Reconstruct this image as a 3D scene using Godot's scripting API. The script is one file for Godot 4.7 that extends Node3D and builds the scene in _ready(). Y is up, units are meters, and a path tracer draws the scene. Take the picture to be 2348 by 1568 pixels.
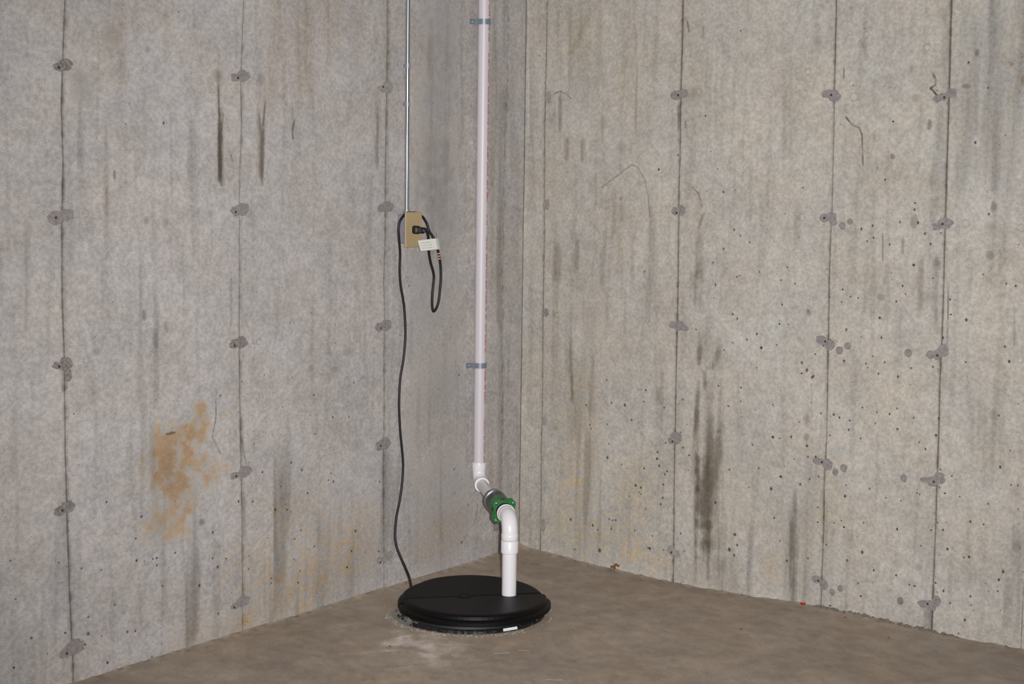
extends Node3D
# A basement corner of poured concrete with a sump pit, its discharge pipe and the pump's cord.
# x runs along the right wall, z along the left wall, y up; the floor is at y = 0 and the corner is the origin.

const SURFACE_TALL := 2.45      # metres of wall height that one concrete texture covers
const SURFACE_LOW := -0.05
const LEFT_WIDE := 2.75         # metres of wall length that one concrete texture covers
const RIGHT_WIDE := 2.45
const CEILING := 2.42

const LEFT_SEAMS := [
	["seam", Vector2(2.073, 1.912), Vector2(2.082, 1.76), Vector2(2.091, 1.617), Vector2(2.088, 1.48), Vector2(2.093, 1.362), Vector2(2.096, 1.295), Vector2(2.099, 1.095), Vector2(2.096, 0.941), Vector2(2.096, 0.852), Vector2(2.097, 0.665), Vector2(2.094, 0.409), Vector2(2.09, 0.238), Vector2(2.084, 0.066)],
	["seam", Vector2(1.414, 1.966), Vector2(1.424, 1.791), Vector2(1.428, 1.704), Vector2(1.425, 1.595), Vector2(1.431, 1.485), Vector2(1.436, 1.353), Vector2(1.437, 1.144), Vector2(1.44, 0.966), Vector2(1.44, 0.83), Vector2(1.436, 0.575), Vector2(1.433, 0.454), Vector2(1.432, 0.29), Vector2(1.431, 0.134), Vector2(1.432, -0.009)],
	["seam", Vector2(0.765, 2.018), Vector2(0.764, 1.872), Vector2(0.767, 1.675), Vector2(0.77, 1.435), Vector2(0.77, 1.196), Vector2(0.776, 1.079), Vector2(0.771, 0.959), Vector2(0.774, 0.816), Vector2(0.771, 0.672), Vector2(0.772, 0.542), Vector2(0.774, 0.445), Vector2(0.767, 0.05)],
	["seam", Vector2(0.108, 2.061), Vector2(0.107, 1.912), Vector2(0.11, 1.669), Vector2(0.12, 1.506), Vector2(0.12, 1.291), Vector2(0.12, 1.002), Vector2(0.119, 0.825), Vector2(0.114, 0.604), Vector2(0.113, 0.307)],
]
const RIGHT_SEAMS := [
	["seam", Vector2(0.096, 2.076), Vector2(0.095, 1.92), Vector2(0.093, 1.709), Vector2(0.093, 1.548), Vector2(0.096, 1.389), Vector2(0.099, 1.224), Vector2(0.098, 0.953), Vector2(0.099, 0.79), Vector2(0.101, 0.57), Vector2(0.1, 0.4), Vector2(0.102, 0.233), Vector2(0.102, 0.01)],
	["seam", Vector2(0.679, 2.049), Vector2(0.681, 1.902), Vector2(0.68, 1.753), Vector2(0.682, 1.552), Vector2(0.681, 1.402), Vector2(0.684, 1.247), Vector2(0.687, 1.094), Vector2(0.688, 0.863), Vector2(0.688, 0.734), Vector2(0.691, 0.58), Vector2(0.69, 0.471), Vector2(0.694, 0.262), Vector2(0.697, 0.025)],
	["seam", Vector2(1.263, 2.022), Vector2(1.265, 1.884), Vector2(1.267, 1.744), Vector2(1.27, 1.604), Vector2(1.272, 1.462), Vector2(1.273, 1.344), Vector2(1.272, 1.27), Vector2(1.272, 1.126), Vector2(1.276, 0.958), Vector2(1.279, 0.789), Vector2(1.283, 0.596), Vector2(1.28, 0.43), Vector2(1.284, 0.27), Vector2(1.283, 0.134), Vector2(1.284, 0.009)],
	["seam", Vector2(1.656, 2.004), Vector2(1.658, 1.894), Vector2(1.661, 1.738), Vector2(1.662, 1.649), Vector2(1.664, 1.514), Vector2(1.666, 1.356), Vector2(1.667, 1.285), Vector2(1.67, 1.125), Vector2(1.672, 0.942), Vector2(1.671, 0.803), Vector2(1.675, 0.641), Vector2(1.675, 0.586), Vector2(1.677, 0.432), Vector2(1.678, 0.279), Vector2(1.679, 0.123), Vector2(1.68, 0.003)],
]
const LEFT_STREAKS := [
	["streak", 2.086, 1.718, 2.09, 1.522, 0.013, 0.3, 0.2],
	["streak", 2.092, 1.611, 2.094, 1.546, 0.02, 0.18, 0.2],
	["streak", 2.088, 1.486, 2.09, 1.355, 0.01, 0.22, 0.2],
	["streak", 2.095, 0.913, 2.1, 0.834, 0.021, 0.3, 0.1],
	["streak", 1.517, 1.816, 1.518, 1.764, 0.007, 0.12, 0.8],
	["streak", 1.521, 1.764, 1.522, 1.621, 0.017, 0.16, 0.8],
	["streak", 1.522, 1.712, 1.517, 1.608, 0.007, 0.35, 0.8],
	["streak", 1.517, 1.628, 1.519, 1.412, 0.016, 0.48, 1.6],
	["streak", 1.516, 1.582, 1.517, 1.412, 0.023, 0.28, 0.8],
	["streak", 1.5, 1.628, 1.509, 1.569, 0.007, 0.3, 0.8],
	["streak", 1.354, 1.633, 1.347, 1.573, 0.009, 0.3, 0.7],
	["streak", 1.326, 1.667, 1.336, 1.593, 0.007, 0.38, 0.7],
	["streak", 1.343, 1.6, 1.344, 1.411, 0.024, 0.4, 1.5],
	["streak", 1.349, 1.633, 1.35, 1.411, 0.033, 0.14, 0.8],
	["streak", 1.209, 1.664, 1.209, 1.575, 0.008, 0.12, 0.6],
	["streak", 1.2, 1.61, 1.211, 1.573, 0.01, 0.5, 0.5],
	["streak", 1.211, 1.575, 1.206, 1.548, 0.01, 0.42, 0.5],
	["streak", 1.474, 1.504, 1.465, 1.475, 0.009, 0.3, 0.2],
	["streak", 2.03, 1.643, 2.034, 1.463, 0.016, 0.13, 0.1],
	["streak", 1.941, 1.597, 1.943, 1.506, 0.012, 0.12, 0.5],
	["streak", 1.94, 1.561, 1.947, 1.205, 0.024, 0.12, 0.4],
	["streak", 1.941, 1.414, 1.943, 1.316, 0.018, 0.14, 0.7],
	["streak", 1.915, 1.453, 1.915, 1.424, 0.014, 0.4, 0],
	["streak", 2.213, 1.345, 2.221, 0.99, 0.02, 0.14, 0.5],
	["streak", 2.266, 1.439, 2.272, 1.206, 0.019, 0.08, 0.3],
	["streak", 1.824, 1.238, 1.838, 0.729, 0.024, 0.15, 0.1],
	["streak", 1.824, 0.83, 1.83, 0.39, 0.024, 0.13, 0.3],
	["streak", 1.861, 1.126, 1.864, 0.911, 0.019, 0.06, 0.1],
	["streak", 1.765, 1.07, 1.769, 0.76, 0.02, 0.12, 0.1],
	["streak", 1.77, 0.98, 1.77, 0.928, 0.023, 0.18, 0.1],
	["streak", 1.96, 1.242, 1.965, 0.932, 0.021, 0.07, 0.3],
	["streak", 1.629, 1.605, 1.631, 1.426, 0.022, 0.12, 0.5],
	["streak", 1.804, 1.712, 1.807, 1.514, 0.019, 0.06, 0.2],
	["streak", 1.473, 1.146, 1.475, 0.958, 0.011, 0.14, 0.1],
	["streak", 1.249, 0.659, 1.251, -0.029, 0.09, 0.13, 0.4],
	["streak", 1.257, 0.518, 1.258, 0.132, 0.078, 0.1, 0.3],
	["streak", 1.291, 0.608, 1.294, 0.009, 0.012, 0.12, 0.2],
	["streak", 1.069, 0.316, 1.069, -0.1, 0.054, 0.11, 0.4],
	["streak", 0.947, 0.236, 0.946, -0.067, 0.043, 0.07, 0.4],
	["streak", 1.63, 0.409, 1.635, 0.001, 0.059, 0.13, 0.3],
	["streak", 1.622, 0.313, 1.643, 0.003, 0.049, 0.14, 0.5],
	["streak", 1.742, 0.308, 1.745, 0.108, 0.034, 0.07, 0.3],
	["streak", 1.842, 0.248, 1.845, 0.05, 0.039, 0.08, 0.3],
	["streak", 0.812, 1.67, 0.811, 1.453, 0.015, 0.24, 0.6],
	["streak", 0.809, 1.728, 0.807, 1.54, 0.035, 0.08, 0.4],
	["streak", 0.82, 1.569, 0.82, 1.467, 0.017, 0.15, 0.5],
	["streak", 0.756, 0.509, 0.754, 0.14, 0.072, 0.12, 0.2],
	["streak", 0.782, 0.391, 0.78, 0.083, 0.027, 0.07, 0.2],
	["streak", 2.267, 0.816, 2.273, 0.6, 0.031, 0.1, 0.4],
	["streak", 2.259, 0.574, 2.264, 0.393, 0.02, 0.11, 0.2],
	["streak", 2.093, 0.234, 2.082, -0.007, 0.027, 0.18, 0.2],
	["streak", 2.061, 0.468, 2.067, 0.178, 0.039, 0.1, 0],
	["streak", 2.114, 0.638, 2.12, 0.366, 0.038, 0.09, 0.1],
	["streak", 2.12, 0.366, 2.123, 0.19, 0.089, 0.08, -0.3],
	["streak", 2.239, 0.216, 2.244, 0.033, 0.128, 0.08, 0.1],
	["streak", 1.424, 0.445, 1.425, 0.291, 0.02, 0.22, 0.6],
	["streak", 1.458, 0.834, 1.459, 0.616, 0.04, 0.06, 0.2],
	["streak", 1.435, 0.681, 1.436, 0.571, 0.018, 0.14, 0.1],
	["streak", 1.423, 1.703, 1.424, 1.518, 0.016, 0.16, -0.2],
	["streak", 0.159, 2.037, 0.119, 0.074, 0.042, 0.13, 0.5],
	["streak", 0.127, 1.756, 0.123, 1.565, 0.036, 0.12, 0.3],
	["streak", 0.154, 1.278, 0.146, 0.857, 0.037, 0.1, 0.5],
	["streak", 0.085, 2.074, 0.07, 1.405, 0.053, 0.05, 0.4],
	["streak", 0.327, 0.679, 0.322, 0.355, 0.025, 0.05, 0.2],
	["streak", 0.204, 1.971, 0.171, 0.3, 0.031, 0.06, 0.6],
	["streak", 0.725, 1.408, 0.719, 0.566, 0.022, 0.05, 0.2],
	["streak", 1.153, 1.987, 1.153, 1.687, 0.136, 0.06, 0.9],
	["streak", 1.034, 1.997, 1.034, 1.775, 0.081, 0.05, 0.8],
	["streak", 1.304, 1.975, 1.306, 1.627, 0.056, 0.05, 0.7],
	["streak", 1.894, 1.927, 1.898, 1.684, 0.092, 0.05, 0.6],
	["streak", 1.721, 1.941, 1.723, 1.741, 0.049, 0.05, 0.6],
	["streak", 0.785, 2.017, 0.783, 1.729, 0.074, 0.05, 0.7],
	["streak", 0.912, 2.006, 0.911, 1.752, 0.104, 0.06, 0.7],
	["streak", 0.608, 2.031, 0.605, 1.751, 0.114, 0.05, 0.5],
]
const LEFT_BLOBS := [
	["blob", 1.61, 0.709, 0.035, 0.05, 0.049, 4.19],
	["blob", 1.636, 0.672, 0.065, 0.042, 0.045, 3.99],
	["blob", 1.696, 0.659, 0.069, 0.046, 0.045, 3.39],
	["blob", 1.73, 0.624, 0.083, 0.049, 0.045, 3.59],
	["blob", 1.722, 0.59, 0.073, 0.049, 0.056, 3.19],
	["blob", 1.689, 0.552, 0.084, 0.05, 0.059, 2.79],
	["blob", 1.714, 0.523, 0.068, 0.046, 0.045, 3.39],
	["blob", 1.71, 0.489, 0.064, 0.05, 0.028, 2.99],
	["blob", 1.752, 0.601, 0.048, 0.113, 0.021, 2.39],
	["blob", 1.741, 0.434, 0.083, 0.042, 0.042, 2.39],
	["blob", 1.716, 0.397, 0.074, 0.042, 0.035, 2.19],
	["blob", 1.774, 0.394, 0.072, 0.046, 0.028, 1.99],
	["blob", 1.585, 0.551, 0.025, 0.043, 0.021, 2.99],
	["blob", 1.582, 0.517, 0.015, 0.031, 0.021, 2.99],
	["blob", 1.762, 0.681, 0.033, 0.022, 0.028, 2.59],
	["blob", 1.691, 0.352, 0.074, 0.039, 0.021, 1.6],
	["blob", 1.501, 0.55, 0.013, 0.01, 0.017, 2.59],
	["blob", 1.503, 0.532, 0.016, 0.014, 0.017, 2.39],
	["blob", 1.829, 0.592, 0.014, 0.041, 0.017, 1.99],
	["blob", 1.636, 0.638, 0.04, 0.035, 0.035, 2.99],
	["blob", 1.619, 0.65, 0.045, 0.023, 0.028, 2.59],
	["blob", 1.509, 0.704, 0.031, 0.016, 0.01, 1.99],
	["blob", 1.655, 0.494, 0.1, 0.058, 0.035, 0.4],
	["blob", 1.55, 0.526, 0.028, 0.041, 0.04, 3.2],
	["blob", 1.611, 0.568, 0.045, 0.032, 0.03, 2.6],
	["blob", 1.656, 0.454, 0.041, 0.054, 0.05, 2.2],
	["blob", 1.597, 0.727, 0.021, 0.021, 0.05, 4],
	["blob", 1.587, 0.699, 0.025, 0.019, 0.05, 4],
	["blob", 1.426, 0.038, 0.064, 0.034, 0, 2.2],
	["blob", 1.455, 0.009, 0.056, 0.023, 0.02, 2.6],
	["blob", 1.407, 0.204, 0.114, 0.085, 0, 1.5],
	["blob", 1.235, 0.084, 0.161, 0.116, 0.02, 1.7],
	["blob", 1.073, 0.14, 0.169, 0.134, 0.02, 1.7],
	["blob", 0.904, 0.213, 0.132, 0.137, 0.02, 1.6],
	["blob", 1.155, 0.33, 0.123, 0.087, 0.01, 1.2],
	["blob", 0.492, 0.14, 0.149, 0.08, 0.01, 1.2],
	["blob", 1.608, 0.023, 0.144, 0.041, 0.02, 0.8],
	["blob", 1.351, -0.036, 0.116, 0.029, 0.02, 1.2],
	["blob", 1.83, -0.02, 0.134, 0.04, 0.03, 0.7],
	["blob", 1.721, 0.673, 0.022, 0.005, 0.5, 0],
	["blob", 2.019, 1.673, 0.036, 0.041, 0.1, 0],
	["blob", 2.041, 1.714, 0.029, 0.026, 0.08, 0.2],
	["blob", 1.919, 1.828, 0.031, 0.029, 0.1, 0.8],
	["blob", 1.79, 1.796, 0.011, 0.01, 0.18, 0.5],
	["blob", 1.56, 1.321, 0.014, 0.013, 0.15, 0.5],
	["blob", 1.725, 1.897, 0.013, 0.007, 0.2, 0.3],
	["blob", 1.814, 1.034, 0.01, 0.015, 0.3, 0.3],
	["blob", 1.733, 0.99, 0.012, 0.016, 0.2, 0.1],
	["blob", 1.802, 1.307, 0.01, 0.01, 0.2, 0],
	["blob", 1.729, 1.298, 0.013, 0.015, 0.18, 0],
	["blob", 1.985, 0.94, 0.012, 0.01, 0.2, 0.1],
	["blob", 1.981, 1.729, 0.015, 0.019, 0.08, 0],
	["blob", 1.604, 0.383, 0.016, 0.012, 0.35, 0.2],
	["blob", 1.124, 0.874, 0.012, 0.009, 0.12, 0],
	["blob", 1.045, 0.856, 0.016, 0.009, 0.14, 0.1],
	["blob", 1.016, 0.799, 0.019, 0.012, 0.18, 0.1],
	["blob", 1.126, 0.81, 0.012, 0.013, 0.15, 0],
	["blob", 0.949, 0.852, 0.025, 0.015, 0.14, -0.2],
	["blob", 1.35, 1.733, 0.022, 0.019, 0.14, 0.4],
	["blob", 1.521, 1.735, 0.021, 0.018, 0.14, 0.6],
	["blob", 2.024, 0.651, 0.061, 0.075, 0, -0.3],
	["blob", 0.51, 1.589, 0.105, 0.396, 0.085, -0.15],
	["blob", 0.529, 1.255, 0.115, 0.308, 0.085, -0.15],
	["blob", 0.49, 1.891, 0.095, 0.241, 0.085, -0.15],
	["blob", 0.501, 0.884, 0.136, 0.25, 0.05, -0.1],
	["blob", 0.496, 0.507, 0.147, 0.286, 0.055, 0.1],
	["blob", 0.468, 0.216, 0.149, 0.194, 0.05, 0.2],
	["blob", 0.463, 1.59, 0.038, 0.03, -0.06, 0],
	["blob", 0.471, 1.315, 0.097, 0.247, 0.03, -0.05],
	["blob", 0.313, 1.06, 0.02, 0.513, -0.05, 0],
	["blob", 0.134, 1.309, 0.031, 0.023, 0.14, 0.2],
	["blob", 0.116, 1.693, 0.026, 0.025, 0.14, 0.3],
	["blob", 0.131, 0.911, 0.021, 0.036, 0.18, -0.1],
	["blob", 0.128, 0.526, 0.021, 0.027, 0.14, 0],
	["blob", 0.155, 1.084, 0.021, 0.039, 0.1, 0.4],
	["blob", 0.887, 1.206, 0.015, 0.012, 0.1, 0],
	["blob", 0.906, 0.529, 0.03, 0.018, 0.1, 0],
]
const LEFT_LINES := [
	["line", 0.16, 0.004, Vector2(1.523, 0.583), Vector2(1.549, 0.627), Vector2(1.556, 0.642), Vector2(1.541, 0.694), Vector2(1.539, 0.788)],
	["line", 0.2, 0.003, Vector2(1.423, 0.569), Vector2(1.412, 0.533)],
	["line", 0.18, 0.003, Vector2(0.256, 0.222), Vector2(0.268, 0.167), Vector2(0.28, 0.144)],
	["line", 0.22, 0.003, Vector2(0.318, 0.118), Vector2(0.348, 0.094)],
	["line", 0.2, 0.003, Vector2(0.212, 0.24), Vector2(0.242, 0.187)],
	["line", 0.16, 0.003, Vector2(1.437, 0.627), Vector2(1.423, 0.569)],
]
const LEFT_RINGS := [
	["ring", 2.017, 1.33, 0.01],
	["ring", 2.022, 0.919, 0.01],
	["ring", 1.358, 0.917, 0.01],
	["ring", 1.361, 1.735, 0.009],
	["ring", 2.057, 0.91, 0.007],
	["ring", 1.488, 0.928, 0.008],
	["ring", 1.384, 0.907, 0.008],
	["ring", 2.129, 1.323, 0.007],
	["ring", 2.014, 1.314, 0.007],
	["ring", 2.022, 0.515, 0.009],
	["ring", 0.731, 1.334, 0.009],
]
const LEFT_PITS := [
	["pit", 2.068, 0.771, 0.003],
	["pit", 2.078, 0.963, 0.003],
	["pit", 1.587, 1.869, 0.003],
	["pit", 1.634, 1.628, 0.002],
	["pit", 1.734, 1.588, 0.004],
	["pit", 1.857, 1.64, 0.003],
	["pit", 1.872, 1.582, 0.003],
	["pit", 1.885, 1.76, 0.002],
	["pit", 2.264, 1.639, 0.002],
	["pit", 1.927, 1.077, 0.003],
	["pit", 1.99, 0.982, 0.002],
	["pit", 1.974, 0.977, 0.002],
	["pit", 1.864, 0.953, 0.003],
	["pit", 1.889, 0.94, 0.002],
	["pit", 1.711, 1.193, 0.002],
	["pit", 1.718, 1.183, 0.002],
	["pit", 1.934, 1.207, 0.002],
	["pit", 1.541, 0.746, 0.003],
	["pit", 1.329, 0.66, 0.003],
	["pit", 1.426, 0.878, 0.003],
	["pit", 1.213, 0.79, 0.003],
	["pit", 1.258, 0.838, 0.003],
	["pit", 0.924, 0.744, 0.004],
	["pit", 0.896, 0.788, 0.003],
	["pit", 1.168, 0.738, 0.003],
	["pit", 1.38, 0.596, 0.003],
	["pit", 1.345, 0.5, 0.004],
	["pit", 1.022, 0.421, 0.005],
	["pit", 1.047, 0.43, 0.004],
	["pit", 1.144, 0.401, 0.004],
	["pit", 0.792, 0.102, 0.003],
	["pit", 2.085, 0.611, 0.003],
	["pit", 2.075, 0.597, 0.003],
	["pit", 1.959, 0.502, 0.004],
	["pit", 2.008, 0.462, 0.003],
	["pit", 1.833, 0.438, 0.005],
	["pit", 1.853, 0.31, 0.005],
	["pit", 1.792, 0.303, 0.004],
	["pit", 1.824, 0.302, 0.003],
	["pit", 2.285, 0.391, 0.004],
	["pit", 2.273, 0.393, 0.003],
	["pit", 1.855, 0.376, 0.004],
	["pit", 2.223, 0.16, 0.005],
	["pit", 2.282, 0.09, 0.004],
	["pit", 1.89, 0.103, 0.005],
	["pit", 1.861, 0.099, 0.004],
	["pit", 2.031, 0.129, 0.006],
	["pit", 2.109, 0.149, 0.005],
	["pit", 1.883, 0.054, 0.003],
	["pit", 1.819, 0.077, 0.003],
	["pit", 1.935, 0.194, 0.004],
	["pit", 1.537, 0.23, 0.005],
	["pit", 1.536, 0.082, 0.004],
	["pit", 1.502, 0.25, 0.004],
	["pit", 1.448, 0.422, 0.004],
	["pit", 1.387, 0.412, 0.004],
	["pit", 1.357, 0.392, 0.003],
	["pit", 1.17, 0.482, 0.005],
	["pit", 1.218, 0.513, 0.004],
	["pit", 1.026, 0.48, 0.003],
	["pit", 1.203, 0.259, 0.004],
	["pit", 1.175, 0.283, 0.004],
	["pit", 0.956, 0.117, 0.005],
	["pit", 0.915, 0.235, 0.006],
	["pit", 1.179, 0.148, 0.004],
	["pit", 1.308, 0.133, 0.004],
	["pit", 1.394, 0.212, 0.003],
	["pit", 1.499, 0.249, 0.003],
	["pit", 0.737, -0.008, 0.005],
	["pit", 0.527, 0.076, 0.003],
	["pit", 0.813, 0.394, 0.003],
	["pit", 0.315, 0.693, 0.003],
	["pit", 0.372, 0.717, 0.004],
	["pit", 0.489, 0.679, 0.003],
	["pit", 0.348, 0.094, 0.005],
	["pit", 0.391, 0.284, 0.003],
	["pit", 0.312, 0.228, 0.004],
]
const RIGHT_STREAKS := [
	["streak", 0.161, 1.735, 0.164, 1.6, 0.02, 0.22, 0.9],
	["streak", 0.138, 1.687, 0.139, 1.648, 0.024, 0.12, 0.6],
	["streak", 0.196, 1.581, 0.198, 1.489, 0.028, 0.22, 0.7],
	["streak", 0.264, 1.581, 0.266, 1.482, 0.027, 0.22, 0.6],
	["streak", 0.311, 2.066, 0.205, 1.868, 0.031, 0.09, 0.9],
	["streak", 0.201, 2.071, 0.208, 1.758, 0.02, 0.12, 0.9],
	["streak", 0.491, 1.967, 0.496, 1.784, 0.018, 0.14, 0.2],
	["streak", 0.495, 1.845, 0.497, 1.554, 0.018, 0.2, 0.5],
	["streak", 0.353, 1.663, 0.355, 1.553, 0.019, 0.12, 0.4],
	["streak", 0.511, 1.631, 0.514, 1.508, 0.026, 0.08, 0.4],
	["streak", 0.77, 1.413, 0.759, 1.3, 0.025, 0.12, 0.2],
	["streak", 0.783, 1.319, 0.764, 1.262, 0.016, 0.32, 0.7],
	["streak", 0.757, 1.239, 0.762, 1.087, 0.039, 0.17, 0.5],
	["streak", 0.764, 1.27, 0.765, 1.209, 0.028, 0.14, 0.6],
	["streak", 0.753, 1.132, 0.762, 0.98, 0.035, 0.32, 0.6],
	["streak", 0.762, 1.148, 0.764, 1.087, 0.042, 0.15, 0.5],
	["streak", 0.796, 0.913, 0.785, 0.797, 0.035, 0.15, 0.4],
	["streak", 0.787, 0.859, 0.782, 0.782, 0.023, 0.25, 0.4],
	["streak", 0.854, 0.895, 0.858, 0.773, 0.045, 0.12, 0.6],
	["streak", 0.861, 0.85, 0.835, 0.771, 0.028, 0.26, 0.5],
	["streak", 0.803, 0.776, 0.806, 0.699, 0.019, 0.33, 0.6],
	["streak", 0.824, 0.739, 0.826, 0.663, 0.106, 0.12, 0.4],
	["streak", 0.784, 0.72, 0.78, 0.542, 0.036, 0.22, 0.8],
	["streak", 0.778, 0.658, 0.781, 0.565, 0.021, 0.12, 0.6],
	["streak", 0.833, 0.725, 0.855, 0.012, 0.124, 0.15, 0.4],
	["streak", 0.809, 0.692, 0.856, 0.004, 0.085, 0.12, 0.5],
	["streak", 0.82, 0.461, 0.832, 0.087, 0.06, 0.26, 0.5],
	["streak", 0.844, 0.603, 0.859, 0.107, 0.099, 0.2, 0.5],
	["streak", 0.833, 0.26, 0.848, 0.003, 0.053, 0.22, 0.2],
	["streak", 0.869, 0.14, 0.873, -0.001, 0.088, 0.16, 0.1],
	["streak", 0.791, 0.473, 0.795, 0.333, 0.018, 0.3, 0.3],
	["streak", 0.793, 0.301, 0.797, 0.16, 0.014, 0.2, 0.3],
	["streak", 1.174, 0.415, 1.186, -0.007, 0.026, 0.24, 0.2],
	["streak", 1.185, 0.386, 1.193, -0.006, 0.105, 0.13, 0.1],
	["streak", 1.23, 0.511, 1.249, 0.004, 0.081, 0.07, 0],
	["streak", 1.168, 0.309, 1.18, -0.008, 0.02, 0.2, 0.2],
	["streak", 1.005, 0.254, 1.007, -0.016, 0.024, 0.18, -0.1],
	["streak", 0.939, 0.151, 0.945, -0.019, 0.052, 0.1, 0.1],
	["streak", 0.31, 0.512, 0.31, 0.151, 0.028, 0.14, 0.3],
	["streak", 0.327, 0.967, 0.331, 0.758, 0.066, 0.08, 0.4],
	["streak", 0.334, 0.806, 0.325, 0.546, 0.051, 0.17, 0.2],
	["streak", 0.272, 0.801, 0.279, 0.46, 0.079, 0.1, 0.3],
	["streak", 0.231, 0.831, 0.244, 0.587, 0.02, 0.14, 0.5],
	["streak", 0.238, 0.717, 0.24, 0.603, 0.012, 0.2, 0.7],
	["streak", 0.209, 0.959, 0.214, 0.699, 0.036, 0.1, 0.6],
	["streak", 0.318, 0.48, 0.328, 0.054, 0.079, 0.08, 0.2],
	["streak", 0.164, 1.183, 0.167, 1.054, 0.036, 0.12, 0.3],
	["streak", 0.253, 1.219, 0.249, 1.09, 0.016, 0.2, 0.2],
	["streak", 0.582, 1.325, 0.585, 0.952, 0.026, 0.12, 0.3],
	["streak", 0.57, 1.107, 0.575, 0.889, 0.022, 0.1, 0.4],
	["streak", 0.434, 1.289, 0.439, 1.069, 0.038, 0.08, 0.6],
	["streak", 0.356, 1.191, 0.36, 1.033, 0.031, 0.14, 0.6],
	["streak", 0.412, 1.398, 0.417, 1.225, 0.027, 0.1, 0.5],
	["streak", 0.444, 1.352, 0.446, 1.274, 0.019, 0.13, 0.3],
	["streak", 0.624, 0.862, 0.632, 0.58, 0.055, 0.07, 0.2],
	["streak", 0.614, 0.688, 0.615, 0.641, 0.022, 0.12, 0.8],
	["streak", 0.675, 1.699, 0.677, 1.601, 0.014, 0.5, -0.1],
	["streak", 0.701, 1.638, 0.702, 1.608, 0.011, 0.34, 0],
	["streak", 0.698, 1.982, 0.708, 1.937, 0.009, 0.42, 0.1],
	["streak", 0.763, 1.964, 0.765, 1.913, 0.014, 0.18, 0.6],
	["streak", 1.674, 0.07, 1.677, 0.001, 0.032, 0.3, -0.1],
	["streak", 1.589, 1.203, 1.597, 1.022, 0.021, 0.15, 0.7],
	["streak", 1.576, 1.147, 1.578, 1.105, 0.018, 0.1, 0.4],
	["streak", 1.64, 1.205, 1.65, 0.97, 0.026, 0.14, 0],
	["streak", 1.651, 1.054, 1.655, 0.957, 0.017, 0.14, 0],
	["streak", 1.655, 1.199, 1.656, 1.165, 0.02, 0.16, -0.2],
	["streak", 1.299, 1.809, 1.301, 1.767, 0.005, 0.6, 0.2],
	["streak", 1.457, 1.281, 1.461, 1.183, 0.006, 0.4, 0.3],
	["streak", 1.527, 1.27, 1.529, 1.207, 0.012, 0.22, 0.5],
	["streak", 1.819, 0.736, 1.832, 0.475, 0.056, 0.07, 0.6],
	["streak", 1.883, 0.716, 1.893, 0.524, 0.033, 0.07, 0.3],
	["streak", 1.9, 1.084, 1.907, 0.936, 0.014, 0.22, 0.2],
	["streak", 1.812, 1.335, 1.82, 1.173, 0.056, 0.05, 0.4],
	["streak", 1.653, 0.422, 1.665, 0.152, 0.035, 0.08, 0],
	["streak", 1.636, 0.291, 1.642, 0.162, 0.021, 0.1, 0.1],
	["streak", 1.783, 0.44, 1.796, 0.16, 0.057, 0.06, 0.6],
	["streak", 1.837, 0.35, 1.845, 0.183, 0.042, 0.05, 0.4],
	["streak", 1.948, 0.381, 1.966, 0.009, 0.025, 0.16, 0],
	["streak", 1.922, 0.21, 1.929, 0.057, 0.028, 0.1, 0],
	["streak", 1.711, 2.002, 1.737, 1.427, 0.169, 0.09, -0.1],
	["streak", 1.794, 1.998, 1.822, 1.416, 0.166, 0.09, 0],
	["streak", 1.227, 0.585, 1.233, 0.423, 0.065, 0.08, 0],
	["streak", 1.111, 1.311, 1.118, 1.107, 0.065, 0.06, 0.4],
	["streak", 1.149, 1.371, 1.155, 1.226, 0.026, 0.1, 0.3],
	["streak", 1.087, 1.745, 1.095, 1.514, 0.039, 0.08, 0.5],
	["streak", 1.391, 1.615, 1.399, 1.434, 0.021, 0.09, 0.5],
	["streak", 1.44, 1.182, 1.447, 1.012, 0.091, 0.05, 0.3],
	["streak", 0.034, 2.079, 0.043, 1.6, 0.032, 0.06, 0.2],
	["streak", -0.015, 2.081, -0.001, 1.34, 0.016, 0.08, 0.1],
	["streak", 0.01, 2.08, 0.019, 1.551, 0.008, -0.1, 0],
	["streak", 0.032, 1.177, 0.045, 0.483, 0.037, 0.06, 0.2],
	["streak", -0.007, 0.477, 0.001, 0.036, 0.029, 0.06, 0.3],
	["streak", 0.126, 2.075, 0.158, 0.462, 0.028, 0.05, 0.4],
	["streak", 0.263, 2.069, 0.272, 1.663, 0.116, 0.05, 0.5],
	["streak", 0.452, 2.06, 0.462, 1.662, 0.112, 0.05, 0.6],
	["streak", 0.74, 2.047, 0.749, 1.75, 0.122, 0.04, 0.2],
]
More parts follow.
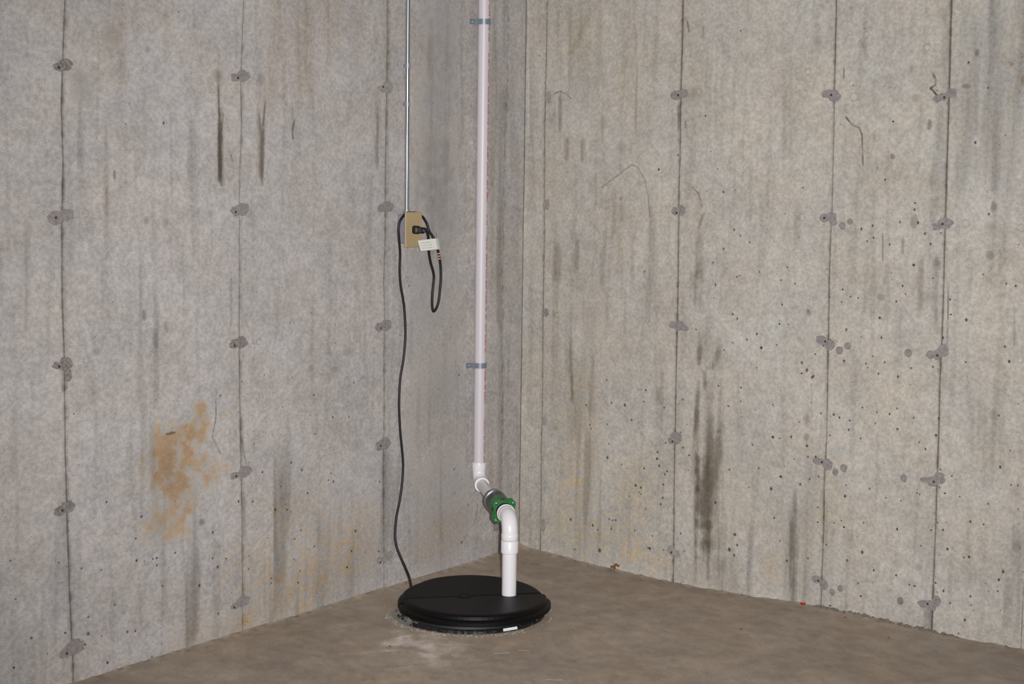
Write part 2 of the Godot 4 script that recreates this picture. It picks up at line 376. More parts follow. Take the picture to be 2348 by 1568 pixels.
const RIGHT_BLOBS := [
	["blob", 1.362, 1.88, 0.012, 0.017, 0.24, 0.1],
	["blob", 1.366, 1.869, 0.012, 0.008, 0.2, 0.2],
	["blob", 1.431, 1.901, 0.006, 0.005, 0.3, 0.3],
	["blob", 1.202, 1.889, 0.016, 0.02, 0.15, -0.2],
	["blob", 1.319, 1.995, 0.008, 0.007, 0.2, 0.3],
	["blob", 1.534, 1.793, 0.009, 0.014, 0.22, 0.4],
	["blob", 1.552, 1.704, 0.013, 0.012, 0.18, 0.1],
	["blob", 1.716, 1.741, 0.014, 0.008, 0.26, 0.5],
	["blob", 1.746, 1.842, 0.007, 0.011, 0.3, 0.1],
	["blob", 1.858, 1.807, 0.008, 0.008, 0.32, 0.2],
	["blob", 1.6, 1.622, 0.009, 0.014, 0.34, 0.5],
	["blob", 1.416, 1.581, 0.009, 0.017, 0.3, 0.5],
	["blob", 1.48, 1.521, 0.009, 0.008, 0.34, 0.1],
	["blob", 1.43, 1.483, 0.006, 0.008, 0.32, 0.2],
	["blob", 1.628, 1.965, 0.02, 0.019, 0.12, 0.3],
	["blob", 1.636, 1.945, 0.009, 0.016, 0.16, 0.3],
	["blob", 1.614, 1.452, 0.012, 0.022, 0.14, 0.6],
	["blob", 1.824, 1.369, 0.011, 0.019, 0.3, 0.2],
	["blob", 1.562, 1.315, 0.012, 0.022, 0.22, 1.2],
	["blob", 1.817, 1.221, 0.013, 0.012, 0.22, 0.6],
	["blob", 1.827, 1.308, 0.028, 0.013, 0.12, 0.2],
	["blob", 1.814, 1.146, 0.013, 0.016, 0.12, 0.7],
	["blob", 1.208, 0.58, 0.013, 0.012, 0.22, 0.6],
	["blob", 1.46, 1.07, 0.012, 0.011, 0.2, 0.3],
	["blob", 1.648, 1.192, 0.014, 0.017, 0.18, 0],
	["blob", 1.855, 0.726, 0.017, 0.016, 0.12, 0.3],
	["blob", 1.82, 0.709, 0.011, 0.019, 0.1, 0.6],
	["blob", 1.906, 0.97, 0.01, 0.019, 0.24, 0.3],
	["blob", 1.624, 1.08, 0.032, 0.019, 0.1, 0.4],
	["blob", 0.327, 0.943, 0.058, 0.096, 0.03, 0.5],
	["blob", 0.966, 0.402, 0.085, 0.122, 0.02, 0.4],
	["blob", 1.094, 0.13, 0.05, 0.03, 0.02, 1.4],
	["blob", 1.088, 0.083, 0.04, 0.021, 0.03, 1.5],
	["blob", 1.297, 0.446, 0.063, 0.177, 0, 0.9],
	["blob", 0.579, 0.062, 0.111, 0.064, 0, 1.6],
	["blob", 0.425, 0.102, 0.115, 0.098, 0.01, 1.5],
	["blob", 0.265, 0.177, 0.099, 0.149, 0.01, 1.5],
	["blob", 0.279, 0.476, 0.098, 0.197, 0.01, 1.2],
	["blob", 0.516, 0.31, 0.112, 0.145, 0, 1],
	["blob", 1.815, 1.562, 0.082, 0.16, 0.03, -0.4],
	["blob", 1.759, 1.575, 0.014, 0.021, -0.1, -2.2],
	["blob", 1.888, 1.464, 0.011, 0.011, -0.06, -1.8],
	["blob", 1.898, 1.694, 0.008, 0.013, -0.04, -1.4],
	["blob", 1.894, 1.755, 0.005, 0.018, 0.16, 4.5],
	["blob", 0.706, 1.724, 0.032, 0.03, 0.14, 0.3],
	["blob", 0.753, 1.729, 0.024, 0.027, 0.12, 0.5],
	["blob", 1.209, 0.642, 0.013, 0.021, 0.2, 0.1],
	["blob", 1.2, 1.002, 0.01, 0.012, 0.45, 0.1],
	["blob", 1.929, 0.495, 0.014, 0.019, 0.2, 0],
	["blob", 1.625, 0.203, 0.012, 0.011, 0.16, 0.1],
	["blob", 1.597, 0.147, 0.03, 0.014, 0.1, 0],
	["blob", 1.944, 0.325, 0.014, 0.019, 0.14, 0],
	["blob", 0.441, 1.305, 0.026, 0.034, 0.1, 0.3],
	["blob", 0.437, 1.538, 0.019, 0.022, 0.14, 0.2],
	["blob", 0.357, 1.631, 0.019, 0.022, 0.1, 0.3],
	["blob", 0.442, 1.359, 0.009, 0.009, 0.2, 0],
	["blob", 0.125, 1.64, 0.02, 0.022, 0.16, 0.2],
	["blob", 0.109, 1.724, 0.02, 0.029, 0.2, 0],
	["blob", 0.149, 0.922, 0.008, 0.016, 0.15, 0.6],
	["blob", 0.162, 0.496, 0.016, 0.013, 0.12, 0.3],
	["blob", 0.927, 1.557, 0.014, 0.015, 0.1, 0.5],
	["blob", 0.994, 1.572, 0.013, 0.02, 0.12, 0.3],
	["blob", 0.267, 1.027, 0.02, 0.013, 0.1, 0.5],
]
const RIGHT_LINES := [
	["line", 0.12, 0.004, Vector2(0.355, 1.397), Vector2(0.43, 1.445), Vector2(0.482, 1.48), Vector2(0.508, 1.474), Vector2(0.539, 1.431), Vector2(0.557, 1.37), Vector2(0.566, 1.293)],
	["line", 0.2, 0.005, Vector2(1.313, 1.646), Vector2(1.338, 1.62), Vector2(1.364, 1.61), Vector2(1.373, 1.587), Vector2(1.38, 1.489)],
	["line", 0.16, 0.004, Vector2(0.137, 1.735), Vector2(0.161, 1.744), Vector2(0.188, 1.735), Vector2(0.216, 1.714)],
	["line", 0.2, 0.004, Vector2(0.735, 1.408), Vector2(0.764, 1.383), Vector2(0.779, 1.338)],
	["line", 0.24, 0.006, Vector2(1.607, 1.781), Vector2(1.617, 1.758), Vector2(1.616, 1.744), Vector2(1.6, 1.735), Vector2(1.612, 1.724), Vector2(1.625, 1.708)],
	["line", 0.18, 0.004, Vector2(1.686, 1.125), Vector2(1.689, 1.056), Vector2(1.692, 0.918)],
	["line", 0.1, 0.003, Vector2(1.22, 0.762), Vector2(1.228, 0.645)],
	["line", 0.3, 0.004, Vector2(1.125, -0.033), Vector2(1.133, -0.017)],
]
const RIGHT_RINGS := [
	["ring", 0.573, 1.725, 0.009],
	["ring", 0.756, 0.921, 0.011],
	["ring", 0.753, 1.735, 0.012],
	["ring", 0.575, 0.917, 0.011],
	["ring", 1.339, 1.711, 0.014],
	["ring", 1.372, 1.907, 0.012],
	["ring", 1.618, 1.859, 0.012],
	["ring", 1.734, 1.316, 0.012],
	["ring", 1.91, 1.309, 0.012],
	["ring", 1.849, 1.316, 0.011],
	["ring", 1.741, 0.518, 0.013],
	["ring", 1.156, 1.723, 0.014],
	["ring", 1.163, 1.316, 0.012],
	["ring", 1.169, 1.794, 0.011],
	["ring", 1.281, 1.711, 0.011],
	["ring", 1.582, 1.862, 0.011],
	["ring", 1.642, 1.332, 0.011],
	["ring", 0.167, 0.519, 0.01],
	["ring", 0.165, 0.92, 0.01],
	["ring", 0.763, 0.519, 0.009],
	["ring", 1.929, 0.904, 0.009],
]
const RIGHT_PITS := [
	["pit", 1.212, 0.551, 0.006],
	["pit", 1.246, 0.518, 0.005],
	["pit", 1.359, 0.4, 0.005],
	["pit", 1.361, 0.437, 0.004],
	["pit", 1.322, 0.304, 0.004],
	["pit", 1.262, 0.297, 0.005],
	["pit", 1.217, 0.514, 0.004],
	["pit", 1.117, 0.434, 0.007],
	["pit", 1.082, 0.387, 0.007],
	["pit", 1.097, 0.288, 0.005],
	["pit", 1.122, 0.211, 0.004],
	["pit", 1.151, 0.147, 0.004],
	["pit", 1.008, 0.914, 0.005],
	["pit", 1.027, 0.868, 0.007],
	["pit", 0.912, 0.975, 0.005],
	["pit", 0.93, 0.961, 0.004],
	["pit", 0.97, 0.892, 0.004],
	["pit", 0.915, 0.877, 0.004],
	["pit", 0.84, 1.073, 0.004],
	["pit", 0.925, 1.104, 0.005],
	["pit", 0.934, 1.109, 0.004],
	["pit", 0.969, 1.225, 0.005],
	["pit", 0.843, 0.973, 0.003],
	["pit", 0.767, 0.911, 0.004],
	["pit", 0.827, 0.922, 0.003],
	["pit", 0.795, 0.929, 0.003],
	["pit", 0.836, 1.471, 0.004],
	["pit", 0.795, 1.394, 0.003],
	["pit", 0.861, 1.393, 0.004],
	["pit", 0.907, 1.4, 0.003],
	["pit", 0.958, 1.413, 0.003],
	["pit", 0.911, 1.937, 0.004],
	["pit", 0.714, 1.858, 0.003],
	["pit", 0.782, 1.653, 0.004],
	["pit", 0.598, 1.466, 0.005],
	["pit", 0.676, 1.517, 0.004],
	["pit", 0.314, 1.672, 0.003],
	["pit", 0.547, 1.103, 0.004],
	["pit", 0.529, 1.043, 0.003],
	["pit", 0.453, 0.896, 0.003],
	["pit", 0.558, 0.635, 0.004],
	["pit", 0.476, 0.614, 0.007],
	["pit", 0.477, 0.571, 0.003],
	["pit", 0.329, 0.511, 0.004],
	["pit", 0.719, 0.659, 0.004],
	["pit", 0.644, 0.622, 0.004],
	["pit", 0.953, 0.724, 0.004],
	["pit", 1.012, 0.798, 0.004],
	["pit", 0.905, 0.654, 0.004],
	["pit", 0.62, 0.458, 0.006],
	["pit", 0.619, 0.434, 0.006],
	["pit", 0.53, 0.325, 0.007],
	["pit", 0.553, 0.32, 0.005],
	["pit", 0.546, 0.303, 0.004],
	["pit", 0.503, 0.281, 0.004],
	["pit", 0.404, 0.412, 0.006],
	["pit", 0.466, 0.394, 0.004],
	["pit", 0.752, 0.463, 0.005],
	["pit", 0.648, 0.344, 0.005],
	["pit", 0.639, 0.271, 0.005],
	["pit", 0.647, 0.296, 0.005],
	["pit", 0.654, 0.382, 0.004],
	["pit", 0.663, 0.394, 0.005],
	["pit", 0.576, 0.245, 0.004],
	["pit", 0.446, 0.184, 0.005],
	["pit", 0.428, 0.148, 0.005],
	["pit", 0.434, 0.182, 0.004],
	["pit", 0.367, 0.136, 0.004],
	["pit", 0.607, 0.15, 0.005],
	["pit", 0.531, 0.159, 0.004],
	["pit", 0.244, 0.157, 0.006],
	["pit", 0.377, 0.06, 0.009],
	["pit", 0.597, 0.102, 0.006],
	["pit", 0.656, 0.106, 0.004],
	["pit", 0.946, 0.207, 0.008],
	["pit", 0.956, 0.171, 0.005],
	["pit", 0.925, 0.15, 0.007],
	["pit", 0.945, 0.132, 0.006],
	["pit", 0.264, 0.046, 0.004],
	["pit", 0.864, 0.308, 0.007],
	["pit", 1.082, 0.566, 0.007],
	["pit", 1.152, 0.575, 0.005],
	["pit", 1.192, 0.417, 0.005],
	["pit", 1.18, 0.629, 0.004],
	["pit", 1.461, 0.692, 0.004],
	["pit", 1.457, 0.655, 0.004],
	["pit", 1.337, 0.85, 0.005],
	["pit", 1.529, 0.815, 0.005],
	["pit", 1.461, 0.819, 0.004],
	["pit", 1.363, 0.623, 0.005],
	["pit", 1.307, 0.668, 0.005],
	["pit", 1.481, 0.858, 0.004],
	["pit", 1.869, 0.725, 0.004],
	["pit", 1.695, 0.793, 0.003],
	["pit", 1.754, 0.882, 0.004],
	["pit", 1.458, 1.001, 0.006],
	["pit", 1.341, 0.954, 0.005],
	["pit", 1.321, 1.044, 0.004],
	["pit", 1.323, 1.085, 0.004],
	["pit", 1.094, 1.103, 0.004],
	["pit", 1.117, 1.147, 0.004],
	["pit", 1.094, 0.955, 0.004],
	["pit", 1.101, 1.021, 0.004],
	["pit", 1.127, 0.956, 0.004],
	["pit", 1.183, 0.794, 0.005],
	["pit", 1.202, 0.807, 0.006],
	["pit", 1.182, 0.831, 0.005],
	["pit", 1.227, 0.789, 0.006],
	["pit", 1.426, 1.259, 0.004],
	["pit", 1.483, 1.24, 0.004],
	["pit", 1.568, 1.178, 0.006],
	["pit", 1.635, 1.14, 0.004],
	["pit", 1.533, 1.109, 0.004],
	["pit", 1.694, 1.076, 0.004],
	["pit", 1.798, 1.16, 0.004],
	["pit", 1.903, 1.131, 0.005],
	["pit", 1.873, 1.136, 0.004],
	["pit", 1.907, 1.258, 0.003],
	["pit", 1.807, 1.348, 0.004],
	["pit", 1.563, 1.354, 0.004],
	["pit", 1.564, 1.375, 0.004],
	["pit", 1.577, 1.313, 0.005],
	["pit", 1.848, 1.589, 0.003],
	["pit", 1.663, 0.853, 0.003],
	["pit", 1.72, 1.812, 0.004],
	["pit", 1.102, 1.326, 0.003],
	["pit", 1.164, 1.414, 0.004],
	["pit", 1.725, 0.515, 0.004],
	["pit", 1.737, 0.507, 0.003],
	["pit", 1.611, 0.445, 0.004],
	["pit", 1.705, 0.457, 0.004],
	["pit", 1.793, 0.378, 0.005],
	["pit", 1.714, 0.365, 0.003],
	["pit", 1.429, 0.32, 0.005],
	["pit", 1.721, 0.278, 0.005],
	["pit", 1.777, 0.26, 0.004],
	["pit", 1.794, 0.264, 0.005],
	["pit", 1.428, 0.221, 0.006],
	["pit", 1.906, 0.235, 0.005],
	["pit", 1.418, 0.115, 0.005],
	["pit", 1.551, 0.164, 0.004],
	["pit", 1.616, 0.139, 0.005],
	["pit", 1.598, 0.14, 0.004],
	["pit", 1.429, 0.073, 0.005],
	["pit", 1.686, 0.161, 0.004],
	["pit", 1.738, 0.104, 0.004],
	["pit", 1.714, 0.14, 0.004],
	["pit", 1.374, 0.185, 0.005],
	["pit", 1.297, 0.226, 0.005],
	["pit", 1.359, 0.295, 0.005],
]
const LEFT_PATCHES := [
	["patch", 2, Vector2(2.101, 1.729), Vector4(2.098, 1.73, 0.02, 0.011), Vector4(2.077, 1.738, 0.023, 0.017)],
	["patch", 1, Vector2(2.119, 1.321), Vector4(2.117, 1.32, 0.029, 0.02), Vector4(2.082, 1.328, 0.026, 0.017)],
	["patch", 2, Vector2(2.117, 0.909), Vector4(2.119, 0.912, 0.018, 0.011), Vector4(2.094, 0.914, 0.024, 0.02), Vector4(2.087, 0.887, 0.012, 0.027)],
	["patch", 2, Vector2(2.115, 0.502), Vector4(2.121, 0.501, 0.018, 0.014), Vector4(2.095, 0.509, 0.027, 0.017)],
	["patch", 1, Vector2(2.108, 0.089), Vector4(2.111, 0.091, 0.021, 0.015), Vector4(2.08, 0.1, 0.033, 0.023)],
	["patch", 1, Vector2(1.444, 1.73), Vector4(1.455, 1.731, 0.021, 0.012), Vector4(1.422, 1.737, 0.027, 0.017)],
	["patch", 1, Vector2(1.456, 1.324), Vector4(1.454, 1.327, 0.023, 0.015), Vector4(1.427, 1.332, 0.029, 0.019)],
	["patch", 2, Vector2(1.463, 0.913), Vector4(1.461, 0.919, 0.022, 0.014), Vector4(1.432, 0.922, 0.027, 0.018)],
	["patch", 1, Vector2(1.46, 0.504), Vector4(1.464, 0.506, 0.026, 0.011), Vector4(1.42, 0.513, 0.03, 0.018)],
	["patch", 1, Vector2(1.471, 0.087), Vector4(1.463, 0.091, 0.022, 0.011), Vector4(1.434, 0.099, 0.028, 0.018)],
	["patch", 0, Vector2(0.789, 1.73), Vector4(0.791, 1.723, 0.022, 0.012), Vector4(0.765, 1.73, 0.028, 0.019)],
	["patch", 1, Vector2(-9, -9), Vector4(0.793, 1.324, 0.02, 0.013), Vector4(0.762, 1.329, 0.031, 0.018)],
	["patch", 1, Vector2(0.795, 0.918), Vector4(0.803, 0.921, 0.022, 0.015), Vector4(0.768, 0.925, 0.029, 0.019)],
	["patch", 1, Vector2(0.794, 0.511), Vector4(0.796, 0.512, 0.022, 0.017), Vector4(0.77, 0.517, 0.031, 0.021)],
	["patch", 0, Vector2(0.792, 0.102), Vector4(0.798, 0.111, 0.02, 0.012), Vector4(0.758, 0.116, 0.027, 0.019)],
	["patch", 0, Vector2(-9, -9), Vector4(0.122, 1.724, 0.023, 0.022)],
	["patch", 0, Vector2(-9, -9), Vector4(0.129, 1.325, 0.021, 0.019)],
	["patch", 0, Vector2(-9, -9), Vector4(0.131, 0.918, 0.021, 0.026)],
	["patch", 0, Vector2(-9, -9), Vector4(0.129, 0.53, 0.019, 0.02)],
	["patch", 1, Vector2(-9, -9), Vector4(0.136, 0.118, 0.029, 0.02), Vector4(0.11, 0.123, 0.022, 0.017)],
]
const RIGHT_PATCHES := [
	["patch", 0, Vector2(-9, -9), Vector4(0.109, 1.721, 0.014, 0.022)],
	["patch", 0, Vector2(-9, -9), Vector4(0.109, 1.328, 0.016, 0.019)],
	["patch", 1, Vector2(-9, -9), Vector4(0.113, 0.926, 0.014, 0.016)],
	["patch", 0, Vector2(-9, -9), Vector4(0.115, 0.515, 0.012, 0.017)],
	["patch", 0, Vector2(-9, -9), Vector4(0.116, 0.115, 0.014, 0.024)],
	["patch", 1, Vector2(0.672, 1.724), Vector4(0.665, 1.724, 0.025, 0.017), Vector4(0.693, 1.73, 0.019, 0.015)],
	["patch", 1, Vector2(0.677, 1.315), Vector4(0.669, 1.321, 0.014, 0.015), Vector4(0.694, 1.325, 0.016, 0.018)],
	["patch", 1, Vector2(-9, -9), Vector4(0.672, 0.92, 0.018, 0.012), Vector4(0.699, 0.919, 0.022, 0.017), Vector4(0.721, 0.912, 0.014, 0.009)],
	["patch", 1, Vector2(0.684, 0.504), Vector4(0.687, 0.507, 0.025, 0.014), Vector4(0.696, 0.521, 0.025, 0.019)],
	["patch", 0, Vector2(0.69, 0.102), Vector4(0.689, 0.108, 0.018, 0.019), Vector4(0.712, 0.099, 0.015, 0.013)],
	["patch", 1, Vector2(1.259, 1.717), Vector4(1.245, 1.722, 0.022, 0.013), Vector4(1.27, 1.714, 0.022, 0.02)],
	["patch", 1, Vector2(1.249, 1.316), Vector4(1.248, 1.316, 0.017, 0.013), Vector4(1.273, 1.321, 0.019, 0.016), Vector4(1.283, 1.306, 0.014, 0.014)],
	["patch", 1, Vector2(1.268, 0.909), Vector4(1.255, 0.911, 0.022, 0.015), Vector4(1.284, 0.899, 0.021, 0.017)],
	["patch", 1, Vector2(1.271, 0.503), Vector4(1.256, 0.504, 0.021, 0.012), Vector4(1.292, 0.497, 0.019, 0.021)],
	["patch", 1, Vector2(1.273, 0.098), Vector4(1.265, 0.101, 0.019, 0.013), Vector4(1.294, 0.088, 0.016, 0.018)],
	["patch", 1, Vector2(1.648, 1.705), Vector4(1.625, 1.702, 0.012, 0.012), Vector4(1.642, 1.707, 0.017, 0.012), Vector4(1.67, 1.72, 0.017, 0.016)],
	["patch", 1, Vector2(1.66, 1.311), Vector4(1.64, 1.302, 0.017, 0.011), Vector4(1.668, 1.314, 0.026, 0.018)],
	["patch", 1, Vector2(1.661, 0.895), Vector4(1.636, 0.895, 0.012, 0.014), Vector4(1.661, 0.896, 0.013, 0.018), Vector4(1.679, 0.912, 0.02, 0.019)],
	["patch", 1, Vector2(1.667, 0.489), Vector4(1.642, 0.491, 0.024, 0.01), Vector4(1.664, 0.489, 0.018, 0.017), Vector4(1.686, 0.504, 0.019, 0.02)],
	["patch", 1, Vector2(1.664, 0.088), Vector4(1.65, 0.086, 0.021, 0.013), Vector4(1.673, 0.084, 0.021, 0.017), Vector4(1.693, 0.102, 0.016, 0.017)],
]
const RIGHT_DABS := [
	["patch", 1, Vector2(-9, -9), Vector4(1.315, 1.293, 0.012, 0.013)],
	["patch", 1, Vector2(-9, -9), Vector4(1.342, 1.308, 0.011, 0.011)],
	["patch", 1, Vector2(-9, -9), Vector4(1.32, 0.883, 0.013, 0.013)],
	["patch", 1, Vector2(-9, -9), Vector4(1.349, 0.9, 0.012, 0.012)],
	["patch", 1, Vector2(-9, -9), Vector4(1.321, 0.476, 0.011, 0.013)],
	["patch", 1, Vector2(-9, -9), Vector4(1.351, 0.493, 0.013, 0.013)],
	["patch", 1, Vector2(-9, -9), Vector4(1.326, 0.068, 0.011, 0.012)],
	["patch", 1, Vector2(-9, -9), Vector4(1.354, 0.085, 0.011, 0.012)],
	["patch", 1, Vector2(-9, -9), Vector4(1.562, 0.895, 0.013, 0.013)],
	["patch", 1, Vector2(-9, -9), Vector4(1.564, 0.487, 0.012, 0.013)],
	["patch", 2, Vector2(-9, -9), Vector4(1.57, 0.081, 0.011, 0.013)],
]
const CORD_RUN := [Vector3(0.036, 1.302, 0.715), Vector3(0.032, 1.281, 0.733), Vector3(0.03, 1.253, 0.738), Vector3(0.026, 1.209, 0.729), Vector3(0.02, 1.167, 0.718), Vector3(0.014, 1.111, 0.713), Vector3(0.01, 1.058, 0.703), Vector3(0.01, 1.014, 0.691), Vector3(0.01, 0.966, 0.682), Vector3(0.01, 0.883, 0.677), Vector3(0.01, 0.803, 0.686), Vector3(0.01, 0.736, 0.702), Vector3(0.01, 0.656, 0.708), Vector3(0.01, 0.596, 0.705), Vector3(0.01, 0.545, 0.7), Vector3(0.01, 0.479, 0.69), Vector3(0.01, 0.426, 0.685), Vector3(0.012, 0.364, 0.692), Vector3(0.015, 0.305, 0.708), Vector3(0.02, 0.255, 0.729), Vector3(0.03, 0.198, 0.747), Vector3(0.036, 0.168, 0.749), Vector3(0.046, 0.14, 0.748)]
const CORD_LOOP := [Vector3(0.098, 1.257, 0.681), Vector3(0.098, 1.246, 0.669), Vector3(0.09, 1.227, 0.652), Vector3(0.082, 1.201, 0.641), Vector3(0.072, 1.167, 0.626), Vector3(0.066, 1.135, 0.61), Vector3(0.064, 1.108, 0.596), Vector3(0.062, 1.084, 0.588), Vector3(0.06, 1.055, 0.589), Vector3(0.058, 1.024, 0.591), Vector3(0.056, 0.986, 0.589), Vector3(0.056, 0.964, 0.582), Vector3(0.058, 0.976, 0.568), Vector3(0.06, 1, 0.559), Vector3(0.062, 1.038, 0.555), Vector3(0.064, 1.074, 0.553), Vector3(0.066, 1.119, 0.557), Vector3(0.068, 1.154, 0.567), Vector3(0.07, 1.184, 0.58), Vector3(0.062, 1.221, 0.592), Vector3(0.054, 1.244, 0.606), Vector3(0.048, 1.266, 0.609), Vector3(0.044, 1.281, 0.616), Vector3(0.041, 1.294, 0.627)]

var taken := {}
var rng := RandomNumberGenerator.new()
var M := {}

func _ready():
	# ---------------------------------------------------------------- camera, exposure, light
	var cam := Camera3D.new()
	cam.name = "camera"
	cam.fov = 23.4513
	cam.near = 0.05
	cam.far = 60.0
	cam.transform = Transform3D(Basis(
		Vector3(0.79054, 0.01332, -0.61226), Vector3(-0.07912, 0.99361, -0.08054), Vector3(0.60728, 0.11211, 0.78654)).orthonormalized(),
		Vector3(3.7646, 1.5054, 4.9358))
	add_child(cam)
	cam.current = true
	var env := Environment.new()
	env.background_mode = Environment.BG_COLOR
	env.background_color = Color(0.02, 0.02, 0.022)
	env.tonemap_mode = Environment.TONE_MAPPER_LINEAR
	env.tonemap_exposure = 1.0
	env.sdfgi_enabled = true
	env.ssao_enabled = true
	env.ssil_enabled = true
	var we := WorldEnvironment.new()
	we.name = "world_environment"
	we.environment = env
	add_child(we)
	# the camera's own flash: a hand's breadth to the right of the lens and a little above it
	var flash := SpotLight3D.new()
	flash.name = "camera_flash"
	flash.position = Vector3(3.7646, 1.5054, 4.9358) + Vector3(0.79054, 0.01332, -0.61226) * 0.075 + Vector3(0, 0.04, 0)
	flash.basis = cam.transform.basis * Basis.from_euler(Vector3(0.012, -0.024, 0.0))
	flash.spot_angle = 31.5
	flash.spot_angle_attenuation = 1.0
	flash.light_color = Color(1.0, 1.0, 1.0)
	flash.light_energy = 28.3
	flash.light_size = 0.012
	flash.spot_range = 30.0
	flash.spot_attenuation = 2.0
	flash.shadow_enabled = true
	add_child(flash)

	make_materials()
	make_room()
	make_sump()
	make_discharge_pipe()
	make_straps()
	make_conduit()
	make_outlet_box()
	make_cord()
	make_small_things()

# ---------------------------------------------------------------- naming

func numbered(called: String) -> String:
	var n: int = taken.get(called, 0)
	taken[called] = n + 1
	return called if n == 0 else "%s_%03d" % [called, n]

func thing(called: String, label: String, category: String, at := Vector3.ZERO, group := "") -> Node3D:
	var o := Node3D.new()
	o.name = numbered(called)
	add_child(o, true)
	o.position = at
	tag(o, label, category, group)
	return o

func tag(o: Node, label: String, category: String, group := "") -> void:
	o.set_meta("label", label)
	o.set_meta("category", category)
	if group != "":
		o.set_meta("group", group)

func obj(called: String, st, m: Material, parent: Node = null) -> MeshInstance3D:
	var o := MeshInstance3D.new()
	o.mesh = st.commit() if st is SurfaceTool else st
	o.material_override = m
	if parent == null:
		o.name = numbered(called)
		add_child(o, true)
	else:
		var n := 0
		var free := called
		while parent.has_node(NodePath(free)):
			n += 1
			free = "%s_%03d" % [called, n]
		o.name = free
		parent.add_child(o, true)
	return o

func struct(called: String, st, m: Material, label: String, category: String) -> MeshInstance3D:
	var o := obj(called, st, m)
	o.set_meta("kind", "structure")
	tag(o, label, category)
	return o

# ---------------------------------------------------------------- mesh helpers

func mb() -> SurfaceTool:
	var st := SurfaceTool.new()
	st.begin(Mesh.PRIMITIVE_TRIANGLES)
	return st

func tri(st: SurfaceTool, p: Array, nn: Array, uv: Array) -> void:
	var face: Vector3 = (p[1] - p[0]).cross(p[2] - p[0])
	var order := [0, 1, 2] if face.dot(nn[0] + nn[1] + nn[2]) < 0.0 else [0, 2, 1]
	for k in order:
		st.set_normal(nn[k])
		if uv.size() > 0:
			st.set_uv(uv[k])
		st.add_vertex(p[k])

func quad(st: SurfaceTool, a: Vector3, b: Vector3, c: Vector3, d: Vector3, nn: Array, uv := []) -> void:
	var u1 := [] if uv.is_empty() else [uv[0], uv[1], uv[2]]
	var u2 := [] if uv.is_empty() else [uv[0], uv[2], uv[3]]
	tri(st, [a, b, c], [nn[0], nn[1], nn[2]], u1)
	tri(st, [a, c, d], [nn[0], nn[2], nn[3]], u2)

func flat_quad(st: SurfaceTool, a: Vector3, b: Vector3, c: Vector3, d: Vector3, out: Vector3, uv := []) -> void:
	var n := (c - a).cross(d - b).normalized()
	if n.dot(out) < 0.0:
		n = -n
	quad(st, a, b, c, d, [n, n, n, n], uv)

func frame(axis: Vector3) -> Array:
	var t := axis.normalized()
	var u := t.cross(Vector3.UP if absf(t.y) < 0.9 else Vector3.RIGHT).normalized()
	return [u, t.cross(u).normalized(), t]

# a turned shape: profile points are (radius, height along the axis); corners sharper than 40 degrees stay crisp
func lathe(st: SurfaceTool, base: Vector3, axis: Vector3, profile: Array, sides := 32, uv_len := 0.0) -> void:
	var f := frame(axis)
	var seg := []
	for i in profile.size() - 1:
		var d: Vector2 = profile[i + 1] - profile[i]
		seg.append(Vector2(d.y, -d.x).normalized())
	for i in profile.size() - 1:
		var a: Vector2 = profile[i]
		var b: Vector2 = profile[i + 1]
		var na: Vector2 = seg[i]
		var nb: Vector2 = seg[i]
		if i > 0 and seg[i - 1].dot(seg[i]) > 0.76:
			na = (seg[i - 1] + seg[i]).normalized()
		if i < seg.size() - 1 and seg[i + 1].dot(seg[i]) > 0.76:
			nb = (seg[i + 1] + seg[i]).normalized()
		for j in sides:
			var t0 := TAU * j / sides
			var t1 := TAU * (j + 1) / sides
			var r0: Vector3 = f[0] * cos(t0) + f[1] * sin(t0)
			var r1: Vector3 = f[0] * cos(t1) + f[1] * sin(t1)
			var uv := []
			if uv_len > 0.0:
				var v0 := a.y / uv_len
				var v1 := b.y / uv_len
				uv = [Vector2(float(j) / sides, v0), Vector2(float(j + 1) / sides, v0), Vector2(float(j + 1) / sides, v1), Vector2(float(j) / sides, v1)]
			quad(st, base + r0 * a.x + f[2] * a.y, base + r1 * a.x + f[2] * a.y, base + r1 * b.x + f[2] * b.y, base + r0 * b.x + f[2] * b.y,
				[r0 * na.x + f[2] * na.y, r1 * na.x + f[2] * na.y, r1 * nb.x + f[2] * nb.y, r0 * nb.x + f[2] * nb.y], uv)

# a round bar swept along points, closed at both ends
func tube(st: SurfaceTool, pts: Array, radii: Array, sides := 16, caps := true) -> void:
	var rings := []
	var norms := []
	var f := frame(pts[1] - pts[0])
	var u: Vector3 = f[0]
	var n := pts.size()
	for i in n:
		var t: Vector3 = (pts[mini(i + 1, n - 1)] - pts[maxi(i - 1, 0)]).normalized()
		u = (u - t * u.dot(t)).normalized()
		var v := t.cross(u)
		var r: float = radii[i] if radii.size() > 1 else radii[0]
		var ring := []
		var nr := []
		for j in sides:
			var a := TAU * j / sides
			var d := u * cos(a) + v * sin(a)
			ring.append(pts[i] + d * r)
			nr.append(d)
		rings.append(ring)
		norms.append(nr)
	for i in n - 1:
		for j in sides:
			var k := (j + 1) % sides
			quad(st, rings[i][j], rings[i][k], rings[i + 1][k], rings[i + 1][j], [norms[i][j], norms[i][k], norms[i + 1][k], norms[i + 1][j]])
	if caps:
		for e in [0, n - 1]:
			var out: Vector3 = (pts[0] - pts[1]).normalized() if e == 0 else (pts[n - 1] - pts[n - 2]).normalized()
			for j in sides:
				tri(st, [pts[e], rings[e][j], rings[e][(j + 1) % sides]], [out, out, out], [])

